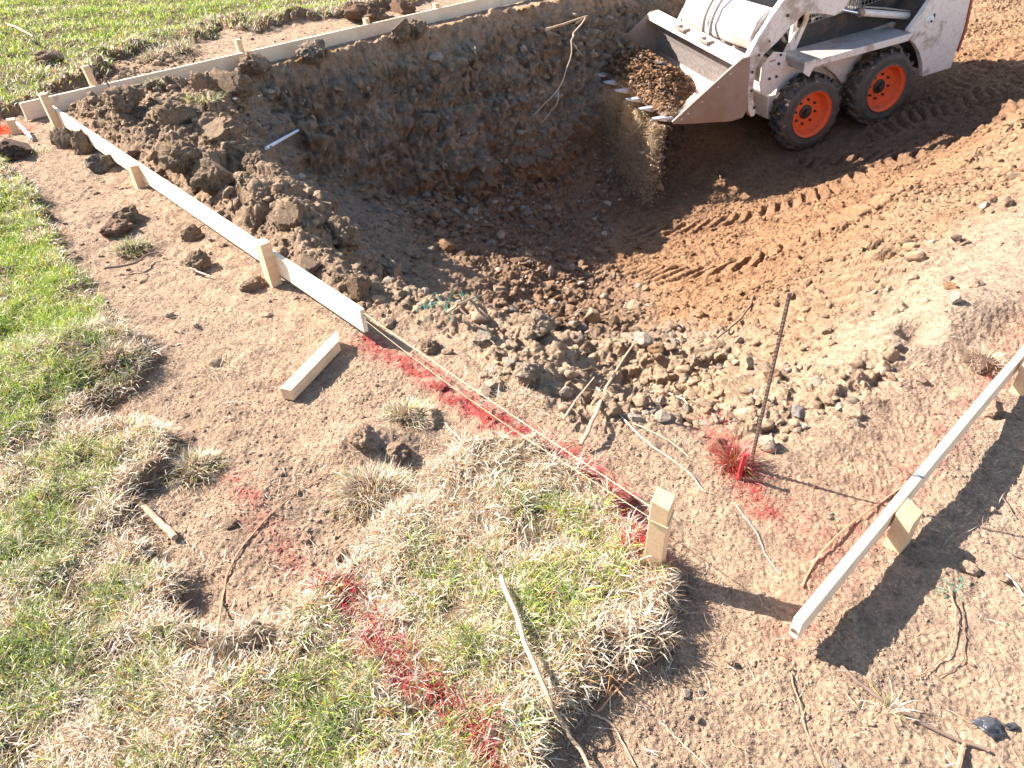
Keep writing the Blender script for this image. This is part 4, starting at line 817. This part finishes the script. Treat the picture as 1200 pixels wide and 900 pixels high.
# ------------------------------------------------------------------ skid-steer loader
LD = bpy.data.objects.new('skid_steer_loader', None); COL.objects.link(LD)
c_, s_ = math.cos, math.sin
RZ = np.array([[c_(PSI), -s_(PSI), 0], [s_(PSI), c_(PSI), 0], [0, 0, 1]]); RY = np.array([[c_(PIT), 0, s_(PIT)], [0, 1, 0], [-s_(PIT), 0, c_(PIT)]]); RM_ = RZ@RY
LM = Matrix.Translation(Vector(MO)) @ Matrix([list(r) for r in RM_]).to_4x4(); LD.matrix_world = LM
tag(LD, 'dirty white skid-steer loader with orange wheel rims tipping soil from its bucket', 'loader')
def tow(p): return MO+RM_@np.array(p, float)
TR = .385
def tyre_parts(cx, side):
    yo = .83*side; yi = .58*side; s = side; e = bpy.data.objects
    prof = [(.235, .005), (.25, -.004), (.30, .0), (.335, -.012), (.350, -.035), (.355, -.06), (.355, -.19), (.350, -.215), (.335, -.238), (.30, -.25), (.235, -.245)]
    m = MB().lathe([(r, yo+yy*s) for r, yy in prof], (cx, 0, .38), 56)
    nl = 19
    for k in range(nl):
        for hf in (0, 1):
            t0 = 2*math.pi*(k+.5*hf)/nl
            def pt(t, yy, r): return (cx+r*math.cos(t), yo+yy*s, .38+r*math.sin(t))
            ys_ = [-.012, -.045, -.085, -.142] if hf == 0 else [-.238, -.205, -.165, -.108]
            sk = [0., .02, .09, .20]; rr = [.345, .383, .386, .386]; wd = [.085, .080, .072, .062]
            Vv = []
            for j in range(4):
                t = t0+sk[j]
                for r in (.33, rr[j]):
                    ww = wd[j]*(1.1 if r == .33 else .85); Vv += [pt(t-ww/2*1.2, ys_[j], r), pt(t+ww/2*1.2, ys_[j], r)]
            F = []
            for j in range(3):
                b = j*4; F += [(b+2, b+3, b+7, b+6), (b, b+2, b+6, b+4), (b+1, b+5, b+7, b+3)]
            F += [(0, 1, 3, 2), (12, 14, 15, 13)]; m.add(Vv, F)
    ty = m.build('tyre', M['rubber'], LD, bevel=0)
    me = ty.data; me.materials.append(M['side'])
    cc = np.array([v.co[:] for v in me.vertices])
    for pl in me.polygons:
        c0 = pl.center; r = math.hypot(c0.x-cx, c0.z-.38)
        if r < .338: pl.material_index = 1; 
    for pl in me.polygons[:]: pass
    m = MB().lathe([(.237, yo+.004*s), (.243, yo-.002*s), (.243, yo-.02*s), (.225, yo-.026*s), (.215, yo-.03*s), (.205, yo-.105*s), (.19, yo-.122*s), (.15, yo-.124*s), (.075, yo-.115*s), (.0, yo-.115*s)], (cx, 0, .38), 56)
    rim = m.build('rim', M['orange'], ty, smooth=True)
    mudm = MB()
    for k in range(46):
        t = rng.uniform(0, 2*math.pi); yy_ = yo-rng.uniform(.0, .22)*s; rr_ = .362 if abs(yy_-yo) > .03 else .33; cc_ = np.array([cx+rr_*math.cos(t), yy_, .38+rr_*math.sin(t)]); VV, FF = P1[k % 8]; sz = rng.uniform(.006, .018); mudm.add(VV*sz*np.array([1.3, 1, 1.2])+cc_, [tuple(f) for f in FF])
    mudm.build('caked_mud', M['mud'], ty)
    m = MB().lathe([(.072, yo-.115*s), (.072, yo-.105*s), (.058, yo-.098*s), (.036, yo-.095*s), (.034, yo-.062*s), (.022, yo-.058*s), (0, yo-.058*s)], (cx, 0, .38), 28)
    m.build('hub', M['dark'], ty, smooth=True)
    for k in range(8):
        a = 2*math.pi*(k+.3)/8; px, pz = cx+.122*math.cos(a), .38+.122*math.sin(a)
        MB().tube([(px, yo-.124*s, pz), (px, yo-.098*s, pz)], .0125, 6).build('wheel_nut', M['dark'], ty)
for cx in (.45, -.45):
    for sd_ in (1, -1): tyre_parts(cx, sd_)
W_ = M['white']
def lp(m, n, mat, **k): return m.build(n, mat, LD, **k)
# chassis tub
lp(MB().prism([(.70, .30), (.78, .42), (.72, .60), (.62, .88), (-1.0, .90), (-1.1, .40), (-.95, .24), (.55, .22)], -.50, .50), 'chassis', W_, bevel=.01)
for s in (1, -1):
    y0, y1 = sorted((.485*s, .575*s))
    lp(MB().prism([(.66, .50), (.72, .62), (.60, .90), (-.62, .87), (-.62, .52), (-.1, .47), (.0, .60), (.14, .72), (.5, .74)], y0, y1), 'inner_fender', W_, bevel=.006)
    y0, y1 = sorted((.44*s, .86*s))
    lp(MB().prism([(.585, .958), (.60, .935), (.595, .86), (.575, .86), (.57, .93), (-.64, .862), (-.66, .885)], y0, y1), 'fender', M['shade_grime'], bevel=.005)  # top carries shade and grime in its colour
    yb = .855*s; y0, y1 = sorted((yb, yb+.012*s))
    lp(MB().prism([(.60, .955), (.62, .86), (.55, .80), (.50, .885), (-.60, .825), (-.66, .89)], y0, y1), 'fender_lip', W_, bevel=.003)
    y0, y1 = sorted((.74*s, .80*s))
    plate = [(-.66, .90), (-.78, 1.02), (-.90, 1.16), (-.96, 1.40), (-.98, 1.78), (-1.30, 1.78), (-1.38, 1.2), (-1.37, .72), (-1.29, .35), (-.93, .36), (-.90, .50), (-.84, .63), (-.76, .74), (-.66, .82)]
    up_o = lp(MB().prism(plate, y0, y1), 'rear_upright', W_, bevel=.006)
    y0, y1 = sorted((.45*s, .738*s))
    lp(MB().prism([(-.70, .80), (-.92, 1.16), (-1.0, 1.70), (-1.30, 1.70), (-1.36, .7), (-1.28, .40), (-.95, .42), (-.9, .6)], y0, y1), 'upright_inner', M['dark'])
    y0, y1 = sorted((.735*s, .812*s))
    lp(MB().prism([(-1.301, 1.78), (-1.325, 1.78), (-1.405, 1.2), (-1.395, .72), (-1.345, .50), (-1.33, .52), (-1.371, .72), (-1.381, 1.2)], y0, y1), 'edge_trim', M['orangeold'])
    # pivot boss
    m = MB().lathe([(0, .83*s), (.028, .83*s), (.03, .818*s), (.052, .815*s), (.055, .80*s)], (-.89, 0, .93), 24); lp(m, 'pivot_boss', M['sticker'], smooth=True)
    lp(MB().lathe([(0, .838*s), (.012, .838*s), (.012, .83*s)], (-.89, 0, .93), 8), 'pivot_pin', M['dark'])
    m = MB(); m.box((-.955, .8005*s if s > 0 else -.806, .90), (-.935, .806*s if s > 0 else -.8005, .985)); lp(m, 'keeper_slot', M['dark'])
    # lift arm
    outer = [(1.11, .53), (1.15, .60), (1.165, .95), (1.15, 1.15), (1.04, 1.30), (.91, 1.44), (.78, 1.56), (.50, 1.68), (.1, 1.73), (-1.05, 1.82), (-1.22, 1.80), (-1.24, 1.66), (-1.0, 1.60), (-.30, 1.47), (.04, 1.37), (.11, 1.28), (.20, 1.255), (.38, 1.325), (.55, 1.365), (.69, 1.29), (.83, 1.19), (.98, 1.11), (1.08, .98), (1.09, .72), (1.06, .58), (1.07, .53)]
    y0, y1 = sorted((.665*s, .735*s)); arm = lp(MB().prism(outer, y0, y1), 'lift_arm', W_, bevel=.008)
    yo_ = .737*s
    for bx, bz, br in [(1.04, 1.12, .012), (.93, 1.22, .010), (1.11, .98, .014), (1.115, .8, .014), (.74, 1.40, .016), (.2, 1.45, .012), (1.08, .62, .016)]:
        MB().lathe([(0, yo_+.006*s), (br, yo_+.005*s), (br, yo_-.002*s)], (bx, 0, bz), 10).build('bolt', M['dark'], arm)
    # lift cylinder
    cy = .60*s
    m = MB().tube([(-.22, cy, 1.155), (-.93, cy, .925)], .034, 18); cyl = lp(m, 'lift_cylinder', W_, smooth=True)
    MB().tube([(.13, cy, 1.285), (-.20, cy, 1.15)], .017, 14).build('cylinder_rod', M['chrome'], cyl, smooth=True)
    MB().tube([(-.19, cy, 1.147), (-.235, cy, 1.162)], .041, 18).build('cylinder_gland', M['steel'], cyl, smooth=True)
    MB().tube([(.14, .56*s, 1.30), (.14, .67*s, 1.30)], .035, 14).build('cylinder_eye', M['dark'], cyl, smooth=True)
    MB().tube([(-.24, cy, 1.20), (-.5, cy, 1.12), (-.9, cy, .98)], .008, 8).build('cylinder_pipe', M['hose'], cyl, smooth=True)
    # cab side: lower panel, posts and screen
    y0, y1 = sorted((.425*s, .445*s))
    lp(MB().prism([(.42, .90), (.30, 1.14), (-.86, 1.14), (-.86, .86)], y0, y1), 'cab_side_panel', M['dark'])
    m = MB(); yy = .432*s
    x0_, x1_, z0_, z1_ = -.84, .28, 1.15, 1.92
    n_ = 26
    for k in range(n_): xx = x0_+(x1_-x0_)*k/(n_-1); m.tube([(xx, yy, z0_), (xx, yy, z1_)], .0035, 5)
    for k in range(18): zz = z0_+(z1_-z0_)*k/17; m.tube([(x0_, yy+.003*s, zz), (x1_, yy+.003*s, zz)], .0035, 5)
    lp(m, 'side_screen', M['hose'])
    lp(MB().tube([(.46, .435*s, .90), (.30, .435*s, 1.2), (.22, .435*s, 1.98)], .028, 10), 'cab_post', W_, smooth=True)
    lp(MB().tube([(-.88, .435*s, .90), (-.88, .435*s, 1.98)], .03, 8), 'cab_rear_post', M['dark'], smooth=True)
    lp(MB().tube([(.55, .40*s, .86), (.50, .46*s, 1.02), (.42, .47*s, 1.16)], .02, 10), 'grab_tube', W_, smooth=True)
    # front ear plate above the front wheel (carries sticker)
    y0, y1 = sorted((.585*s, .60*s))
    ear = lp(MB().prism([(.93, .77), (.91, .95), (.78, 1.05), (.63, 1.0), (.64, .88), (.70, .69), (.80, .63), (.90, .66)], y0, y1), 'front_bracket', W_, bevel=.004)
    MB().box((.745, .601*s if s > 0 else -.603, .93), (.83, .603*s if s > 0 else -.601, .985)).build('decal', M['sticker'], ear)
    if s > 0:
        cu = bpy.data.curves.new('decal_text', 'FONT'); cu.body = 'WARN'; cu.size = .036; cu.extrude = .0008; to = bpy.data.objects.new('decal_text', cu)
        bpy.data.curves.remove(cu)
        m = MB()
        for k in range(6): m.box((.755+.012*k, .6032, .958+(.004 if k % 2 else 0)), (.763+.012*k, .6040, .976))
        m.build('decal_lettering', M['red'], ear)
    for bx, bz in [(.72, .92), (.74, .80), (.82, .80), (.70, 1.0)]: MB().tube([(bx, .60*s, bz), (bx, .612*s, bz)], .014, 6).build('bolt', M['dark'], ear)
    # bob-tach link
    y0, y1 = sorted((.40*s, .60*s))
    lp(MB().prism([(1.20, .60), (1.26, .66), (1.245, 1.10), (1.19, 1.15), (1.14, 1.0), (1.12, .62)], y0, y1), 'attach_plate', M['white'], bevel=.006)
    m = MB().tube([(1.12, .30*s, .95), (.95, .30*s, 1.22), (.86, .30*s, 1.34)], .030, 12); lp(m, 'tilt_cylinder', M['white'], smooth=True)
    lp(MB().box((.60, sorted((.3*s, .56*s))[0], .36), (.80, sorted((.3*s, .56*s))[1], .60)), 'front_block', W_, bevel=.01)
# torque tube
rb_ = [(.98, 1.10), (1.08, 1.16), (1.10, 1.28), (1.02, 1.42), (.90, 1.50), (.80, 1.46), (.78, 1.34), (.86, 1.16)]
lp(MB().prism(rb_, -.665, .665), 'torque_tube', W_, bevel=.025)
for yy in (.02, -.12):
    P_ = spline([(.62, yy-.03, 1.30), (.78, yy-.02, 1.52), (.95, yy, 1.545), (1.10, yy, 1.38), (1.145, yy, 1.20), (1.12, yy+.02, 1.06), (1.15, yy+.05, .95)], 6); lp(MB().tube(P_, .021, 10), 'hydraulic_hose', M['hose'], smooth=True)
lp(MB().prism([(1.17, .60), (1.25, .66), (1.235, .80), (1.16, .78)], -.60, .60), 'attach_frame', W_, bevel=.006)
# cab top and rear, seat, bars
lp(MB().prism([(.62, 1.98), (.58, 2.03), (-.90, 2.03), (-.93, 1.97)], -.47, .47), 'cab_roof', W_, bevel=.012)  # front edge brought forward to shade the fender
lp(MB().prism([(.50, .90), (.47, 1.12), (.455, 1.12), (.485, .90)], -.42, .42), 'added_shade_panel', M['dark'])  # cab front added to keep sun off the left fender
for sgn in (1, -1): lp(MB().prism([(.50, .92), (.38, 1.97), (.33, 1.97), (.45, .92)], *sorted((.42*sgn, .46*sgn))), 'added_shade_post', W_, bevel=.004)  # posts belonging to the added cab front
lp(MB().prism([(.465, 1.12), (.37, 1.96), (.362, 1.96), (.457, 1.12)], -.418, .418), 'added_shade_pane', M['shade_pane'])  # opaque pane added to block sun passing through the cab
lp(MB().prism([(-.86, .90), (-.86, 1.97), (-.90, 1.97), (-.90, .90)], -.42, .42), 'cab_back', M['dark'])
st2 = lp(MB().prism([(-.1, .93), (-.1, 1.05), (-.52, 1.03), (-.62, 1.5), (-.72, 1.5), (-.66, .93)], -.24, .24), 'seat', M['dark'], bevel=.03)
lp(MB().tube(spline([(-.60, .30, 1.25), (-.1, .31, 1.30), (.08, .28, 1.22), (.1, 0, 1.2), (.08, -.28, 1.22), (-.1, -.31, 1.30), (-.60, -.30, 1.25)], 5), .018, 10), 'seat_bar', M['orange'], smooth=True)
for s in (1, -1): lp(MB().tube([(.25, .18*s, .9), (.22, .18*s, 1.2)], .014, 8), 'control_lever', M['dark'])
lp(MB().prism([(-1.0, .40), (-1.0, 1.40), (-1.35, 1.36), (-1.43, .95), (-1.38, .42)], -.448, .448), 'engine_hood', W_, bevel=.015)
lp(MB().box((.30, -.40, .895), (.62, .40, .915)), 'step_plate', M['dark'])
# bucket
BK = None
lip = (2.05, .86); t_ = .014
prof = [(2.05, .86), (1.62, .745), (1.40, .70), (1.31, .735), (1.265, .83), (1.25, 1.0), (1.262, 1.24)]
inner = [(2.05, .874), (1.62, .762), (1.41, .718), (1.33, .750), (1.283, .835), (1.268, 1.0), (1.278, 1.24)]
BK = lp(MB().prism(prof+inner[::-1], -.915, .855), 'bucket', M['shiny'])
for s in (1, -1):
    yb_ = .855 if s > 0 else .915; y0, y1 = sorted((yb_*s, (yb_+.016)*s)); sp_ = [(2.07, .865), (2.06, .838), (1.90, .79), (1.42, .665), (1.285, .66), (1.24, .72), (1.235, 1.25), (1.33, 1.255), (1.37, 1.235), (1.50, 1.17)]
    MB().prism(sp_, y0, y1).build('side_plate', M['steel'], BK, bevel=.003)
    y0, y1 = sorted(((yb_+.0162)*s, (yb_+.024)*s))
    MB().prism([(2.07, .866), (2.0, .832), (1.78, .835), (1.60, .93), (1.40, 1.06), (1.26, 1.12), (1.26, 1.25), (1.33, 1.256), (1.37, 1.236), (1.50, 1.17)], y0, y1).build('edge_reinforcement', M['steel'], BK, bevel=.002)
    for bx, bz in [(1.97, .86), (1.9, .90), (1.75, .97), (1.58, 1.06), (1.45, 1.15)]: MB().tube([(bx, (yb_+.023)*s, bz), (bx, (yb_+.029)*s, bz)], .007, 8).build('bolt', M['sticker'], BK)
MB().prism([(1.245, 1.255), (1.36, 1.245), (1.375, 1.185), (1.363, 1.18), (1.345, 1.232), (1.28, 1.238), (1.262, 1.2), (1.245, 1.2)], -.915, .855).build('top_rail', M['white'], BK, bevel=.004)
for yc in (.26, -.20):
    m = MB(); a, b = yc-.085, yc+.085
    m.box((1.300, a, 1.252), (1.385, a+.022, 1.275)).box((1.300, b-.022, 1.252), (1.385, b, 1.275)).box((1.365, a+.0225, 1.2485), (1.3845, b-.0225, 1.2745)); m.build('step_loop', M['steel'], BK, bevel=.003)
MB().prism([(1.98, .836), (2.09, .866), (2.095, .876), (1.97, .866)], -.913, .853).build('cutting_edge', M['steel'], BK)
for k in range(7):
    yy = -.86+1.66*k/6
    m = MB().add([(2.03, yy-.03, .845), (2.03, yy+.03, .845), (2.03, yy+.03, .892), (2.03, yy-.03, .892), (2.13, yy-.032, .872), (2.13, yy+.032, .872), (2.13, yy+.03, .912), (2.13, yy-.03, .912), (2.235, yy-.024, .922), (2.235, yy+.024, .922), (2.235, yy+.024, .928), (2.235, yy-.024, .928)],
        [(0, 3, 2, 1), (0, 1, 5, 4), (1, 2, 6, 5), (2, 3, 7, 6), (3, 0, 4, 7), (4, 5, 9, 8), (5, 6, 10, 9), (6, 7, 11, 10), (7, 4, 8, 11), (8, 9, 10, 11)])
    m.build('tooth', M['tooth'], BK, bevel=.002)
_a = -math.radians(4.); BK.rotation_euler = (_a, 0, 0); BK.location = (0, -.068, .012)
# soil carried in the bucket
n = 6500; yy = rng.uniform(-.88, .80, n); xx = 2.09-rng.random(n)**1.0*(.70*sst(.85, -.15, yy)+.10)
zf = np.interp(xx, [1.33, 1.41, 1.62, 2.05, 2.2], [.75, .718, .762, .874, .90]); tt = (2.12-xx)/(.70*sst(.85, -.15, yy)+.10); pile = .27*np.sin(np.pi*np.clip(tt, 0, 1))**.8*sst(.85, -.3, yy)+.02
zz = zf+pile*rng.random(n)**.4
zz = zz-.07*yy+.008; Pl = np.stack([xx, yy, zz], 1)+n3(xx*5, yy*5, zz*5, 9)[:, None]*.01; Pw = MO+(RM_@Pl.T).T; s = .008*np.exp(rng.exponential(.42, n)); s = np.minimum(s, .036)
col = np.tile(np.array([.33, .19, .105]), (n, 1))*rng.uniform(.7, 1.25, n)[:, None]; gm = rng.random(n) < .12; col[gm] = np.array([.33, .27, .22])
o = scatter('bucket_soil', P1c+P1[:3], Pw, s, col); tag(o, 'mound of orange brown soil heaped in the loader bucket', 'soil pile')
# falling soil below the teeth
n = 420000; yy = rng.uniform(-.90, .84, n); dens_ = (.5+.5*sst(-.2, .6, yy))*np.clip(.35+1.3*n2(yy*7, yy*0, 91)+.5*n2(yy*19, yy*0, 92), .12, 1); yy = yy[rng.random(n) < dens_]; n = len(yy)
T = tow([0, 0, 0]); L0 = np.array([tow([2.12+.05*rng.random(), v, .84-.07*v]) for v in yy]); fal = rng.random(n)**1.1*np.interp(yy, [-.9, 0, .5], [.72, .85, 1.]); gzv = -1.66
Pf = L0.copy(); Pf[:, 2] = L0[:, 2]+(gzv-L0[:, 2])*fal; sp = .02+.09*fal
strand = n2(yy*9, fal*.8, 90)*.06; keep_ = rng.random(n) < np.clip(.45+1.5*n2(yy*11, fal*1.6, 93), .08, 1)
Pf[:, :2] += rng.normal(size=(n, 2))*sp[:, None]*.6; Pf[:, 0] += strand-.10*fal; Pf[:, 1] += strand*.5
Pf = Pf[keep_]; n = len(Pf); s = .0036*np.exp(rng.exponential(.38, n)); s = np.minimum(s, .016)
big_ = rng.random(n) < .004; s[big_] *= rng.uniform(2, 4.5, big_.sum())
o = scatter('falling_soil', [TET], Pf, s, np.tile(np.array([.86, .64, .42]), (n, 1))*rng.uniform(.7, 1.2, n)[:, None]); tag(o, 'loose dry soil grains falling from the bucket teeth', 'falling soil', kind='stuff')
# dust: a soft volume round the falling curtain
m, nt, b = newmat('dust air'); nt.nodes.remove(b); pv = N(nt, 'ShaderNodeVolumePrincipled', Density=1.); pv.inputs['Color'].default_value = (1., .62, .32, 1)
tc = nt.nodes.new('ShaderNodeTexCoord'); mp = nt.nodes.new('ShaderNodeMapping'); mp.inputs['Scale'].default_value = (9, 9, 1.1); nt.links.new(tc.outputs['Object'], mp.inputs[0])
nz = N(nt, 'ShaderNodeTexNoise', Scale=1., Detail=3.); nt.links.new(mp.outputs[0], nz.inputs['Vector'])
gr = nt.nodes.new('ShaderNodeTexGradient'); gr.gradient_type = 'SPHERICAL'; mp2 = nt.nodes.new('ShaderNodeMapping'); nt.links.new(tc.outputs['Object'], mp2.inputs[0]); nt.links.new(mp2.outputs[0], gr.inputs[0])
mp2.inputs['Scale'].default_value = (1.9, 1.9, .80)
mu = nt.nodes.new('ShaderNodeMath'); mu.operation = 'MULTIPLY'; nt.links.new(ramp(nt, nz.outputs[0], [(.38, (0, 0, 0)), (.68, (1, 1, 1))]), mu.inputs[0]); nt.links.new(gr.outputs[0], mu.inputs[1])
m3 = nt.nodes.new('ShaderNodeMath'); m3.operation = 'MULTIPLY'; m3.inputs[1].default_value = .5; nt.links.new(mu.outputs[0], m3.inputs[0]); nt.links.new(m3.outputs[0], pv.inputs['Density'])
nt.links.new(pv.outputs[0], nt.nodes['Material Output'].inputs['Volume'])
a = tow([2.16, .45, .80]); mid = np.array([a[0]-.22, a[1]+.12, (a[2]-1.66)/2-.05])
Vv, F = ICO[3]; Vv = Vv*np.array([.62, .62, .75]); Vv[:, 2] = np.maximum(Vv[:, 2], -1.58-mid[2]); dust = link('dust_cloud', mesh_np('dust_cloud', Vv, [F], m), loc=mid); tag(dust, 'tan dust cloud around the soil falling from the bucket', 'dust', kind='stuff')

# ------------------------------------------------------------------ light
SAZ = math.radians(156.); SEL = math.radians(36.5)
wd = bpy.data.worlds.new('World'); S.world = wd; wd.use_nodes = True; nt = wd.node_tree; bg = nt.nodes['Background']
sky = nt.nodes.new('ShaderNodeTexSky'); sky.sky_type = 'NISHITA'; sky.sun_disc = False; sky.sun_elevation = SEL; sky.sun_rotation = math.pi/2-SAZ; sky.dust_density = 1.; nt.links.new(sky.outputs[0], bg.inputs[0]); bg.inputs[1].default_value = .085
sl = bpy.data.lights.new('sun', 'SUN'); sl.energy = 5.0; sl.angle = math.radians(.53); sl.color = (1, .925, .85); so = bpy.data.objects.new('sun', sl); COL.objects.link(so)
so.rotation_euler = Vector((-math.cos(SAZ)*math.cos(SEL), -math.sin(SAZ)*math.cos(SEL), -math.sin(SEL))).to_track_quat('-Z', 'Y').to_euler(); so.location = (-8, 3, 8)
vs = S.view_settings; vs.view_transform = 'Standard'; vs.look = 'None'; vs.gamma = 1; vs.use_curve_mapping = False; vs.exposure = 2.0
S.cycles.max_bounces = 6; S.cycles.volume_step_rate = 2.
